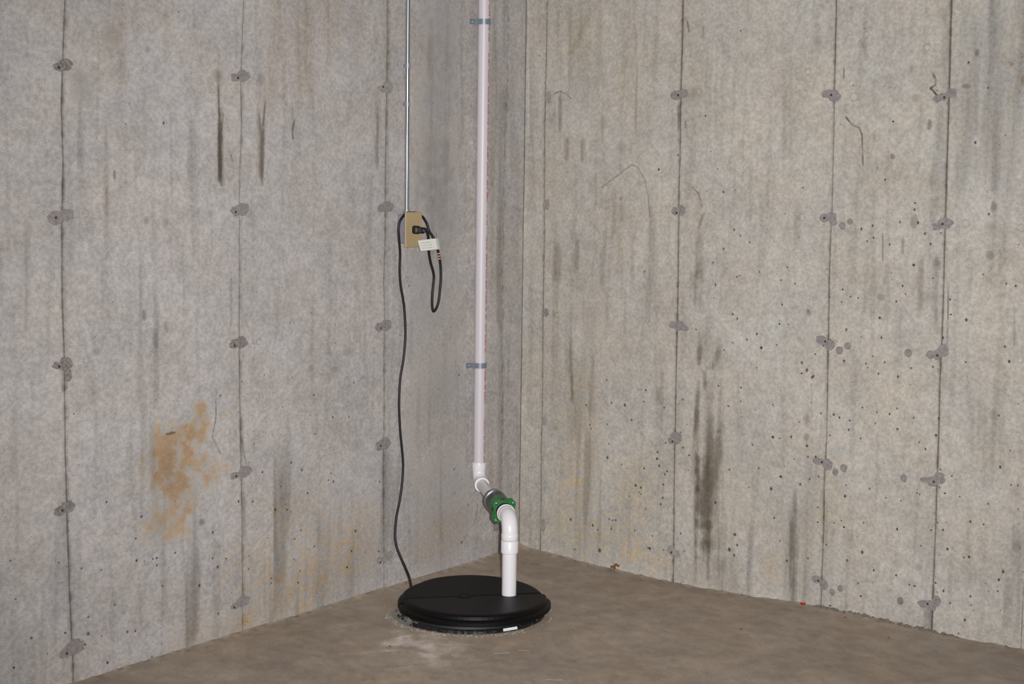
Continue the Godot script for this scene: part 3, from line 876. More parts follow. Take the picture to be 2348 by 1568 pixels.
# rings of the same size joined in turn, each face flat; the first and last ring are closed towards their middle
func loft(st: SurfaceTool, rings: Array, close_start := true, close_end := true) -> void:
	var mid := []
	for r in rings:
		var c := Vector3.ZERO
		for p in r:
			c += p
		mid.append(c / r.size())
	var n: int = rings[0].size()
	for i in rings.size() - 1:
		for j in n:
			var k := (j + 1) % n
			var a: Vector3 = rings[i][j]
			var b: Vector3 = rings[i][k]
			var c: Vector3 = rings[i + 1][k]
			var d: Vector3 = rings[i + 1][j]
			var nm := (c - a).cross(d - b)
			if nm.length() < 1e-12:
				continue
			nm = nm.normalized()
			var out: Vector3 = (a + b + c + d) / 4.0 - (mid[i] + mid[i + 1]) / 2.0
			var axis: Vector3 = mid[rings.size() - 1] - mid[0]
			if absf(nm.dot(out.normalized())) < 0.15:
				out = axis if i >= rings.size() / 2 else -axis
			if nm.dot(out) < 0.0:
				nm = -nm
			quad(st, a, b, c, d, [nm, nm, nm, nm])
	var span: Vector3 = (mid[rings.size() - 1] - mid[0]).normalized()
	for e in [0, rings.size() - 1]:
		if (e == 0 and not close_start) or (e > 0 and not close_end):
			continue
		var out2: Vector3 = -span if e == 0 else span
		for j in n:
			var p: Vector3 = rings[e][j]
			var q: Vector3 = rings[e][(j + 1) % n]
			var nm2: Vector3 = (p - mid[e]).cross(q - mid[e])
			if nm2.length() < 1e-14:
				continue
			nm2 = nm2.normalized()
			if nm2.dot(out2) < 0.0:
				nm2 = -nm2
			tri(st, [mid[e], p, q], [nm2, nm2, nm2], [])

# an outline (about its own middle) raised along its normal with a bevelled rim
func raised(st: SurfaceTool, outline: Array, origin: Vector3, u: Vector3, v: Vector3, deep: float, bevel: float) -> void:
	var w := u.cross(v).normalized()
	var c := Vector2.ZERO
	for p in outline:
		c += p
	c /= outline.size()
	var rings := []
	for lev in [[0.0, 0.0], [0.0, deep - bevel], [bevel, deep]]:
		var ring := []
		for p in outline:
			var d: Vector2 = p - c
			var q: Vector2 = c + d * maxf(0.0, 1.0 - lev[0] / maxf(d.length(), 1e-5))
			ring.append(origin + u * q.x + v * q.y + w * lev[1])
		rings.append(ring)
	loft(st, rings)

func rounded(half_u: float, half_v: float, r: float, steps := 4) -> Array:
	var o := []
	for k in 4:
		var c := Vector2(half_u - r, half_v - r) * Vector2([1, -1, -1, 1][k], [1, 1, -1, -1][k])
		for i in steps + 1:
			o.append(c + Vector2.from_angle(PI / 2 * (k + float(i) / steps)) * r)
	return o

func smooth_path(pts: Array, step: float) -> Array:
	var c := Curve3D.new()
	for i in pts.size():
		var t: Vector3 = (pts[mini(i + 1, pts.size() - 1)] - pts[maxi(i - 1, 0)]) / 6.0
		c.add_point(pts[i], -t, t)
	c.bake_interval = step
	return Array(c.get_baked_points())

# ---------------------------------------------------------------- surfaces

func noise_bytes(w: int, h: int, freq: float, seed_: int, octaves := 3) -> PackedByteArray:
	var f := FastNoiseLite.new()
	f.noise_type = FastNoiseLite.TYPE_SIMPLEX_SMOOTH
	f.seed = seed_
	f.frequency = freq
	f.fractal_octaves = octaves
	var im := f.get_image(w, h, false, false, true)
	im.convert(Image.FORMAT_L8)
	return im.get_data()

func drawn_out(w: int, h: int, freq: float, seed_: int, squeeze: int) -> PackedByteArray:
	var f := FastNoiseLite.new()
	f.noise_type = FastNoiseLite.TYPE_SIMPLEX_SMOOTH
	f.seed = seed_
	f.frequency = freq
	f.fractal_octaves = 3
	var im := f.get_image(w, h / squeeze, false, false, true)
	im.convert(Image.FORMAT_L8)
	im.resize(w, h, Image.INTERPOLATE_CUBIC)
	return im.get_data()

# cast concrete: mottling, drip streaks, stains, broad greyer patches, crazing, rings left by tie cones and darkened pits, all as colour of the surface
func concrete(wide: float, base: Color, seed_: int, streaks: Array, blobs: Array, lines: Array, rings: Array, pits: Array, extra_pits: Array, seams: Array) -> ImageTexture:
	var W := 2048
	var H := 2048
	var kx := W / wide
	var ky := H / SURFACE_TALL
	var top := SURFACE_LOW + SURFACE_TALL
	var grain := noise_bytes(W, H, 0.31, seed_ + 1, 3)
	var mid := noise_bytes(W, H, 0.065, seed_ + 6, 3)
	var patchy := noise_bytes(W, H, 0.02, seed_ + 2, 4)
	var cloud := noise_bytes(W, H, 0.0035, seed_ + 3, 4)
	var drips := drawn_out(W, H, 0.022, seed_ + 4, 16)
	var tone := PackedFloat32Array()
	tone.resize(W * H)
	tone.fill(1.0)
	var hue := PackedFloat32Array()
	hue.resize(W * H)
	for s in blobs:
		var cx: float = s[1] * kx
		var cy: float = (top - s[2]) * ky
		var rx: float = s[3] * kx * 1.25
		var ry: float = s[4] * ky * 1.25
		for y in range(maxi(0, int(cy - ry)), mini(H, int(cy + ry) + 1)):
			for x in range(maxi(0, int(cx - rx)), mini(W, int(cx + rx) + 1)):
				var q := Vector2((x - cx) / rx, (y - cy) / ry).length()
				var i := y * W + x
				var e := (1.0 - q) * 1.5 + (patchy[i] - 128) * 0.010 + (mid[i] - 128) * 0.006 + (grain[i] - 128) * 0.003
				if q < 1.0 and e > 0.0:
					e = minf(e, 1.0)
					tone[i] *= 1.0 - 0.8 * s[5] * e
					hue[i] += s[6] * e * 0.5 * (0.4 + patchy[i] / 260.0 + (grain[i] - 128) * 0.004)
	for s in streaks:
		var y0: float = (top - s[2]) * ky
		var y1: float = (top - s[4]) * ky
		var half: float = maxf(s[5] * kx * 0.5, 1.2)
		for y in range(maxi(0, int(y0 - 8)), mini(H, int(y1 + 8))):
			var v := (y - y0) / (y1 - y0)
			var cx2: float = lerpf(s[1], s[3], v) * kx
			var ends := clampf(minf(v * 5.0, (1.0 - v) * 7.0) + 0.15, 0.0, 1.0)
			for x in range(maxi(0, int(cx2 - half * 1.5)), mini(W, int(cx2 + half * 1.5) + 1)):
				var i := y * W + x
				var q := absf(x - cx2) / half
				var e := (1.3 - q) * 0.85 * ends + ((drips[i] - 128) * 0.006 + (patchy[i] - 128) * 0.0032) * minf(half * 0.14, 1.1)
				if e > 0.0:
					e = minf(e, 1.0)
					tone[i] *= 1.0 - 0.90 * s[6] * e * (0.85 + (grain[i] - 128) * 0.0022)
					hue[i] += s[7] * e * 0.5
	# dirt and cement paste caught along the form joints
	for s in seams:
		for y in H:
			var at := seam_at(s, top - y / ky) * kx
			for x in range(maxi(0, int(at - 12)), mini(W, int(at + 13))):
				var i := y * W + x
				var q := absf(x - at)
				var e := clampf(1.0 - (q - 2.0) / 3.0, 0.0, 1.0) * clampf(0.35 + drips[i] / 300.0, 0.0, 0.9) * 0.20
				e += clampf(1.0 - q / 12.0, 0.0, 1.0) * clampf((patchy[i] - 118) / 90.0, 0.0, 1.0) * 0.22
				tone[i] *= 1.0 - e
				hue[i] += e * 1.2
	for s in lines:
		var half2: float = s[2] * kx * 0.5
		for k in range(3, s.size() - 1):
			var a := Vector2(s[k].x * kx, (top - s[k].y) * ky)
			var b := Vector2(s[k + 1].x * kx, (top - s[k + 1].y) * ky)
			var steps := int(a.distance_to(b)) + 1
			for n in steps:
				var p := a.lerp(b, float(n) / steps)
				for y in range(int(p.y - half2), int(p.y + half2) + 1):
					for x in range(int(p.x - half2), int(p.x + half2) + 1):
						if x >= 0 and x < W and y >= 0 and y < H:
							tone[y * W + x] *= 1.0 - s[1] * 0.5 * patchy[y * W + x] / 200.0
	for s in rings:
		var c := Vector2(s[1] * kx, (top - s[2]) * ky)
		var r: float = s[3] * ky
		for y in range(int(c.y - r * 1.4), int(c.y + r * 1.4)):
			for x in range(int(c.x - r * 1.4), int(c.x + r * 1.4)):
				if x >= 0 and x < W and y >= 0 and y < H:
					var i := y * W + x
					var q := Vector2((x - c.x) / r, (y - c.y) / r).length()
					var e := clampf(1.0 - absf(q - 0.95) * 4.5, 0.0, 1.0) * clampf(patchy[i] / 120.0 - 0.3, 0.0, 1.0)
					tone[i] *= 1.0 - 0.16 * e
					if q < 0.75:
						tone[i] *= 1.03
	rng.seed = seed_
	var all_pits := pits.duplicate()
	for d in extra_pits:        # [how many, along from, along to, low, high, radius]
		for n in d[0]:
			var r2: float = d[5] * (0.5 + pow(rng.randf(), 3.0) * 1.1)
			all_pits.append(["pit", rng.randf_range(d[1], d[2]), rng.randf_range(d[3], d[4]), r2])
	for s in all_pits:
		var c := Vector2(s[1] * kx, (top - s[2]) * ky)
		var r: float = maxf(s[3] * ky * 0.64, 0.7)
		var long := rng.randf_range(0.8, 1.5)
		var depth := rng.randf_range(0.45, 0.72) if r > 1.8 else rng.randf_range(0.12, 0.42)
		for y in range(int(c.y - r * 1.7 - 1), int(c.y + r * 1.7 + 2)):
			for x in range(int(c.x - r * 1.7 - 1), int(c.x + r * 1.7 + 2)):
				if x >= 0 and x < W and y >= 0 and y < H:
					var q := Vector2((x - c.x) / r, (y - c.y) / (r * long)).length()
					tone[y * W + x] *= 1.0 - depth * clampf(1.55 - q, 0.0, 1.0)
	var out := PackedByteArray()
	out.resize(W * H * 3)
	var br := base.r * 255.0
	var bg := base.g * 255.0
	var bb := base.b * 255.0
	var o := 0
	for i in W * H:
		var t := tone[i] * (1.0 + (grain[i] - 128) * 0.0012 + (mid[i] - 128) * 0.0007 + (patchy[i] - 128) * 0.00050 + (cloud[i] - 128) * 0.00040 - maxf(0.0, drips[i] - 150) * 0.00085)
		var h := minf(hue[i], 3.2) + (cloud[W * H - 1 - i] - 128) * 0.0030 + (grain[W * H - 1 - i] - 128) * 0.0014
		var rusty := maxf(h - 1.2, 0.0)
		out[o] = clampi(int(br * t * (1.0 + 0.008 * h)), 0, 255)
		out[o + 1] = clampi(int(bg * t * (1.0 - 0.026 * h - 0.012 * rusty)), 0, 255)
		out[o + 2] = clampi(int(bb * t * (1.0 - 0.085 * h)), 0, 255)
		o += 3
	return ImageTexture.create_from_image(Image.create_from_data(W, H, false, Image.FORMAT_RGB8, out))

func floor_concrete(base: Color) -> ImageTexture:
	var W := 1536
	var grain := noise_bytes(W, W, 0.33, 71, 3)
	var patchy := noise_bytes(W, W, 0.018, 72, 4)
	var cloud := noise_bytes(W, W, 0.004, 73, 4)
	var sweep := noise_bytes(W, W, 0.012, 74, 3)
	var k := W / 3.0
	var tone := PackedFloat32Array()
	tone.resize(W * W)
	tone.fill(1.0)
	# pale cement dust spilled in front of the pit, and scrape marks
	for s in [[0.50, 1.17, 0.10, 0.13], [0.60, 1.19, 0.09, 0.12], [0.66, 1.26, 0.07, 0.08], [0.46, 1.20, 0.06, 0.10], [0.42, 1.12, 0.07, 0.05]]:
		for y in range(int((s[1] - s[3]) * k), int((s[1] + s[3]) * k)):
			for x in range(int((s[0] - s[2]) * k), int((s[0] + s[2]) * k)):
				var i := y * W + x
				var q := Vector2((x / k - s[0]) / s[2], (y / k - s[1]) / s[3]).length()
				var e := clampf((1.0 - q) * 1.3 + (patchy[i] - 128) * 0.008, 0.0, 1.0)
				if q < 1.0:
					tone[i] *= 1.0 + 0.11 * e * (0.6 + grain[i] / 320.0)
	for s in [[0.43, 1.36, 0.52, 1.24], [0.60, 1.44, 0.66, 1.33], [0.75, 1.10, 0.78, 1.06], [0.78, 1.02, 0.81, 1.0], [1.02, 1.2, 1.06, 1.17]]:
		for n in 60:
			var p := Vector2(s[0], s[1]).lerp(Vector2(s[2], s[3]), n / 60.0) * k
			var i := int(p.y) * W + int(p.x)
			tone[i] *= 1.22
			tone[i + 1] *= 1.1
	rng.seed = 909
	for n in 420:
		var p := Vector2(rng.randf() * (W - 6), rng.randf() * (W - 6))
		var d := rng.randf_range(-0.3, 0.16)
		var i := int(p.y) * W + int(p.x)
		for e in [0, 1, W, W + 1]:
			tone[i + e] *= 1.0 + d
	var out := PackedByteArray()
	out.resize(W * W * 3)
	var o := 0
	for i in W * W:
		var t := tone[i] * (1.0 + (grain[i] - 128) * 0.0011 + (patchy[i] - 128) * 0.0005 + (cloud[i] - 128) * 0.0005 + (sweep[i] - 128) * 0.0003)
		var h := (cloud[W * W - 1 - i] - 128) * 0.003 + (grain[W * W - 1 - i] - 128) * 0.002 - maxf(tone[i] - 1.0, 0.0) * 4.0
		out[o] = clampi(int(base.r * 255.0 * t * (1.0 + 0.008 * h)), 0, 255)
		out[o + 1] = clampi(int(base.g * 255.0 * t * (1.0 - 0.026 * h)), 0, 255)
		out[o + 2] = clampi(int(base.b * 255.0 * t * (1.0 - 0.085 * h)), 0, 255)
		o += 3
	return ImageTexture.create_from_image(Image.create_from_data(W, W, false, Image.FORMAT_RGB8, out))

func relief(size: int, freq: float, seed_: int) -> ImageTexture:
	var b := noise_bytes(size, size, freq, seed_, 4)
	return ImageTexture.create_from_image(Image.create_from_data(size, size, false, Image.FORMAT_L8, b))

# red maker's print along a length of pipe: worn characters too small to read, on white plastic
func pipe_print(base: Color, ink: Color, from: float, to: float) -> ImageTexture:
	var w := 256
	var h := 2048
	var im := Image.create(w, h, false, Image.FORMAT_RGB8)
	im.fill(base)
	rng.seed = 4411
	var y := 8
	while y < h - 16:
		var word := rng.randi_range(3, 9)
		for c in word:
			var tall := rng.randi_range(3, 5)
			var x0 := int(from * w)
			var x1 := int(to * w)
			match rng.randi_range(0, 3):
				0:
					im.fill_rect(Rect2i(x0, y, x1 - x0, tall), ink)
				1:
					im.fill_rect(Rect2i(x0, y, x1 - x0, 2), ink)
					im.fill_rect(Rect2i(x0, y, 4, tall), ink)
				2:
					im.fill_rect(Rect2i(x0, y, (x1 - x0) / 2, tall), ink)
				3:
					im.fill_rect(Rect2i(x0, y, x1 - x0, 1), ink)
					im.fill_rect(Rect2i(x0, y + tall - 1, x1 - x0, 1), ink)
			y += tall + 2
			if y > h - 16:
				break
		y += rng.randi_range(5, 13)
		if rng.randf() < 0.12:
			y += rng.randi_range(20, 60)
	return ImageTexture.create_from_image(im)

func plain(c: Color, rough: float, metal := 0.0) -> StandardMaterial3D:
	var m := StandardMaterial3D.new()
	m.albedo_color = c
	m.roughness = rough
	m.metallic = metal
	return m

func mottled(c: Color, spread: float, rough: float, freq: float, seed_: int, scale: float) -> StandardMaterial3D:
	var b := noise_bytes(256, 256, freq, seed_, 4)
	var out := PackedByteArray()
	for i in b.size():
		var t := 1.0 + (b[i] - 128) / 128.0 * spread
		for ch in [c.r, c.g, c.b]:
			out.append(clampi(int(ch * 255.0 * t), 0, 255))
	var m := plain(Color.WHITE, rough)
	m.albedo_texture = ImageTexture.create_from_image(Image.create_from_data(256, 256, false, Image.FORMAT_RGB8, out))
	m.uv1_triplanar = true
	m.uv1_world_triplanar = true
	m.uv1_scale = Vector3.ONE * scale
	return m

func make_materials() -> void:
	var rough_map := relief(1024, 0.06, 5)
	var pairs := [
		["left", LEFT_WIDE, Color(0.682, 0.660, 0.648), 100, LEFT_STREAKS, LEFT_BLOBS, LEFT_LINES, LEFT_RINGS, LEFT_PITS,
			[[200, 0.0, 2.75, 0.0, 2.3, 0.0022], [170, 0.7, 1.8, 0.0, 0.8, 0.0026], [380, 0.1, 0.77, 0.0, 2.2, 0.0019], [1700, 0.0, 2.75, 0.0, 2.3, 0.0013], [120, 1.2, 2.7, 0.0, 0.45, 0.0030], [200, 0.75, 1.45, 0.5, 1.1, 0.0021]], LEFT_SEAMS],
		["right", RIGHT_WIDE, Color(0.700, 0.676, 0.642), 200, RIGHT_STREAKS, RIGHT_BLOBS, RIGHT_LINES, RIGHT_RINGS, RIGHT_PITS,
			[[240, 0.0, 2.45, 0.0, 2.3, 0.0022], [190, 0.68, 1.3, 0.3, 1.35, 0.0026], [200, 1.2, 1.7, 0.1, 1.35, 0.0028], [2800, 0.0, 2.45, 0.0, 2.3, 0.0014], [140, 1.3, 2.1, 0.0, 1.9, 0.0034], [80, 0.3, 0.75, 0.05, 0.75, 0.0032], [110, 1.6, 2.1, 0.0, 0.6, 0.0026]], RIGHT_SEAMS]]
	for p in pairs:
		var m := StandardMaterial3D.new()
		m.roughness = 0.92
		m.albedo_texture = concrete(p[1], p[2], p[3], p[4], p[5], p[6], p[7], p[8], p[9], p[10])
		m.heightmap_enabled = true
		m.heightmap_texture = rough_map
		m.heightmap_scale = 0.10
		M[p[0]] = m
	var fm := StandardMaterial3D.new()
	fm.roughness = 0.85
	fm.albedo_texture = floor_concrete(Color(0.650, 0.590, 0.530))
	M.floor = fm
	M.joint = mottled(Color(0.50, 0.465, 0.43), 0.25, 0.95, 0.05, 31, 2.0)
	M.bare = mottled(Color(0.60, 0.58, 0.55), 0.10, 0.95, 0.02, 32, 0.5)
	M.patch = [mottled(Color(0.585, 0.56, 0.54), 0.12, 0.95, 0.04, 41, 6.0), mottled(Color(0.53, 0.505, 0.50), 0.13, 0.95, 0.04, 42, 6.0), mottled(Color(0.49, 0.465, 0.455), 0.22, 0.95, 0.05, 43, 6.0)]
	M.tie = plain(Color(0.22, 0.19, 0.18), 0.9)
	M.black = plain(Color(0.040, 0.034, 0.040), 0.5)
	M.black.metallic_specular = 0.3
	M.black_worn = mottled(Color(0.075, 0.07, 0.075), 0.35, 0.6, 0.05, 51, 5.0)
	M.pvc = plain(Color(0.90, 0.885, 0.90), 0.3)
	var pr := plain(Color.WHITE, 0.42)
	pr.albedo_texture = pipe_print(Color(0.80, 0.775, 0.79), Color(0.74, 0.22, 0.33), 0.752, 0.841)
	M.pvc_printed = pr
	M.rubber = plain(Color(0.13, 0.105, 0.115), 0.35)
	M.steel = plain(Color(0.78, 0.80, 0.83), 0.22, 1.0)
	M.galvanized = plain(Color(0.60, 0.60, 0.635), 0.45, 0.45)
	M.strap = plain(Color(0.50, 0.54, 0.58), 0.42, 0.35)
	M.green = plain(Color(0.02, 0.40, 0.15), 0.4)
	M.beige = plain(Color(0.68, 0.60, 0.455), 0.5)
	M.cord = plain(Color(0.06, 0.042, 0.048), 0.5)
	M.paper = plain(Color(0.91, 0.905, 0.88), 0.8)
	M.peach = plain(Color(0.84, 0.64, 0.54), 0.7)
	M.ink = plain(Color(0.55, 0.54, 0.52), 0.8)
	M.leaf = mottled(Color(0.48, 0.34, 0.2), 0.3, 0.9, 0.1, 61, 20.0)
	M.red = plain(Color(0.62, 0.16, 0.11), 0.7)
	M.crumb = mottled(Color(0.62, 0.60, 0.56), 0.2, 0.95, 0.05, 62, 10.0)
	M.dirt = mottled(Color(0.44, 0.40, 0.36), 0.3, 0.95, 0.05, 63, 10.0)
	M.white = plain(Color(0.88, 0.90, 0.90), 0.4)
	var film := plain(Color(0.56, 0.57, 0.55, 0.42), 0.3)
	film.transparency = BaseMaterial3D.TRANSPARENCY_ALPHA
	M.film = film

# ---------------------------------------------------------------- the room

func seam_at(seam: Array, y: float) -> float:
	# seam rows run from the top down
	if y >= seam[1].y:
		return seam[1].x
	for k in range(1, seam.size() - 1):
		if y >= seam[k + 1].y:
			var t := inverse_lerp(seam[k].y, seam[k + 1].y, y)
			return lerpf(seam[k].x, seam[k + 1].x, t)
	return seam[seam.size() - 1].x

# one cast panel between two form joints, with rounded edges; along is x or z
func panel(st: SurfaceTool, right: bool, from: Array, to: Array, a0: float, a1: float, wide: float, proud: float, seed_: int) -> void:
	var wob := FastNoiseLite.new()
	wob.seed = seed_
	wob.frequency = 9.0
	var rows := 110
	var prev := []
	for r in rows + 1:
		var y := SURFACE_LOW + SURFACE_TALL * r / rows
		var l: float = a0 if from.is_empty() else seam_at(from, y) + 0.0010 + wob.get_noise_2d(y * 0.6, 0.0) * 0.0016
		var h: float = a1 if to.is_empty() else seam_at(to, y) - 0.0010 + wob.get_noise_2d(y * 0.6, 9.0) * 0.0016
		var cut := 0.0022 + absf(wob.get_noise_2d(y, 4.0)) * 0.003
		var wave := proud + wob.get_noise_2d(y * 0.15, 20.0) * 0.0012
		var cols := [[l, -0.010], [l, wave - 0.0022], [l + cut, wave], [h - cut, wave], [h, wave - 0.0022], [h, -0.010]]
		var now := []
		for c in cols:
			var p := Vector3(c[0], y, c[1]) if right else Vector3(c[1], y, c[0])
			now.append([p, Vector2(c[0] / wide, (SURFACE_LOW + SURFACE_TALL - y) / SURFACE_TALL)])
		if r > 0:
			for k in 5:
				var out := Vector3(0, 0, 1) if right else Vector3(1, 0, 0)
				var along := Vector3(1, 0, 0) if right else Vector3(0, 0, 1)
				out += along * [-9.0, -1.0, 0.0, 1.0, 9.0][k]
				flat_quad(st, prev[k][0], prev[k + 1][0], now[k + 1][0], now[k][0], out, [prev[k][1], prev[k + 1][1], now[k + 1][1], now[k][1]])
		prev = now

func box(st: SurfaceTool, lo: Vector3, hi: Vector3) -> void:
	var c := [lo, Vector3(hi.x, lo.y, lo.z), Vector3(hi.x, hi.y, lo.z), Vector3(lo.x, hi.y, lo.z), Vector3(lo.x, lo.y, hi.z), Vector3(hi.x, lo.y, hi.z), hi, Vector3(lo.x, hi.y, hi.z)]
	for f in [[0, 1, 2, 3, Vector3.FORWARD], [4, 5, 6, 7, Vector3.BACK], [0, 3, 7, 4, Vector3.LEFT], [1, 2, 6, 5, Vector3.RIGHT], [0, 1, 5, 4, Vector3.DOWN], [3, 2, 6, 7, Vector3.UP]]:
		flat_quad(st, c[f[0]], c[f[1]], c[f[2]], c[f[3]], f[4])

func make_room() -> void:
	var far_x := 6.6
	var far_z := 7.6
	var st := mb()
	box(st, Vector3(-0.25, -0.2, -0.25), Vector3(-0.006, CEILING, far_z))
	var wl := struct("wall_left", st, M.joint, "left basement wall of poured grey concrete with vertical form joints and a rust stain", "wall")
	st = mb()
	box(st, Vector3(-0.006, -0.2, -0.25), Vector3(far_x, CEILING, -0.006))
	var wr := struct("wall_right", st, M.joint, "right basement wall of poured grey concrete, pitted and streaked with a dark damp stain", "wall")
	for side in 2:
		var right := side == 1
		var seams := (RIGHT_SEAMS if right else LEFT_SEAMS).duplicate()
		var edges := [[]]
		if right:
			edges += seams + [["seam", Vector2(1.966, 2.4), Vector2(1.974, 0.0)], ["seam", Vector2(2.45, 2.4), Vector2(2.45, 0.0)], ["seam", Vector2(3.1, 2.4), Vector2(3.1, 0.0)], []]
		else:
			seams.reverse()
			edges += seams + [["seam", Vector2(2.75, 2.4), Vector2(2.75, 0.0)], ["seam", Vector2(3.41, 2.4), Vector2(3.41, 0.0)], []]
		for k in edges.size() - 1:
			st = mb()
			var proud: float = [0.0005, 0.0016, 0.0, 0.0014, 0.0004, 0.0012, 0.0][k % 7]
			panel(st, right, edges[k], edges[k + 1], 0.0, far_x if right else far_z, RIGHT_WIDE if right else LEFT_WIDE, proud, 300 + k + side * 50)
			obj("concrete_panel", st, M.right if right else M.left, wr if right else wl)
		for p in (RIGHT_PATCHES if right else LEFT_PATCHES):
			make_patch(p, right, wr if right else wl, "tie_patch")
	for p in RIGHT_DABS:
		make_patch(p, true, wr, "mortar_dab")
	st = mb()
	box(st, Vector3(-0.25, -0.2, far_z), Vector3(far_x, CEILING, far_z + 0.25))
	struct("wall_near", st, M.bare, "plain concrete wall behind the camera, facing the right wall", "wall")
	st = mb()
	box(st, Vector3(far_x, -0.2, -0.25), Vector3(far_x + 0.25, CEILING, far_z + 0.25))
	struct("wall_far_side", st, M.bare, "plain concrete wall opposite the left wall, out of view", "wall")
	st = mb()
	box(st, Vector3(-0.25, CEILING, -0.25), Vector3(far_x + 0.25, CEILING + 0.25, far_z + 0.25))
	struct("ceiling", st, M.bare, "plain ceiling slab above the basement, out of view", "ceiling")
	make_floor(far_x, far_z)

func make_patch(p: Array, right: bool, wall: Node3D, called: String) -> void:
	# overlapping lobes of smeared mortar, joined into one outline about their middle
	var c := Vector2.ZERO
	for k in range(3, p.size()):
		c += Vector2(p[k].x, p[k].y)
	c /= p.size() - 3
	var wob := FastNoiseLite.new()
	wob.seed = int(absf(c.x) * 1000.0 + c.y * 3000.0)
	wob.frequency = 1.4
	var outline := []
	for n in 40:
		var d := Vector2.from_angle(TAU * n / 40)
		var far := 0.004
		for k in range(3, p.size()):
			var e := Vector2(p[k].x, p[k].y) - c
			# the ray's last crossing of the ellipse
			var q := Vector2(d.x / p[k].z, d.y / p[k].w)
			var o := Vector2(-e.x / p[k].z, -e.y / p[k].w)
			var bb := q.dot(o)
			var disc := bb * bb - q.dot(q) * (o.dot(o) - 1.0)
			if disc > 0.0:
				far = maxf(far, (-bb + sqrt(disc)) / q.dot(q))
		outline.append(d * far * (1.0 + wob.get_noise_2d(d.x * 1.5, d.y * 1.5) * 0.28))
	var u := Vector3(1, 0, 0) if right else Vector3(0, 0, -1)
	var origin := Vector3(c.x, c.y, 0.0) if right else Vector3(0.0, c.y, c.x)
	if not right:
		for n in outline.size():
			outline[n].x = -outline[n].x
		outline.reverse()
	var w := u.cross(Vector3.UP)
	var st := mb()
	raised(st, outline, origin - w * 0.003, u, Vector3.UP, 0.0062, 0.0016)
	var o2 := obj(called, st, M.patch[p[1]], wall)
	if p[2].x > -1.0:
		var h: Vector2 = p[2]
		var at := Vector3(h.x, h.y, 0.0) if right else Vector3(0.0, h.y, h.x)
		st = mb()
		lathe(st, at + w * 0.0015, w, [Vector2(0.0042, 0.0), Vector2(0.004, 0.0020), Vector2(0.002, 0.0026), Vector2(0.0, 0.0024)], 10)
		obj("tie_end", st, M.tie, o2)

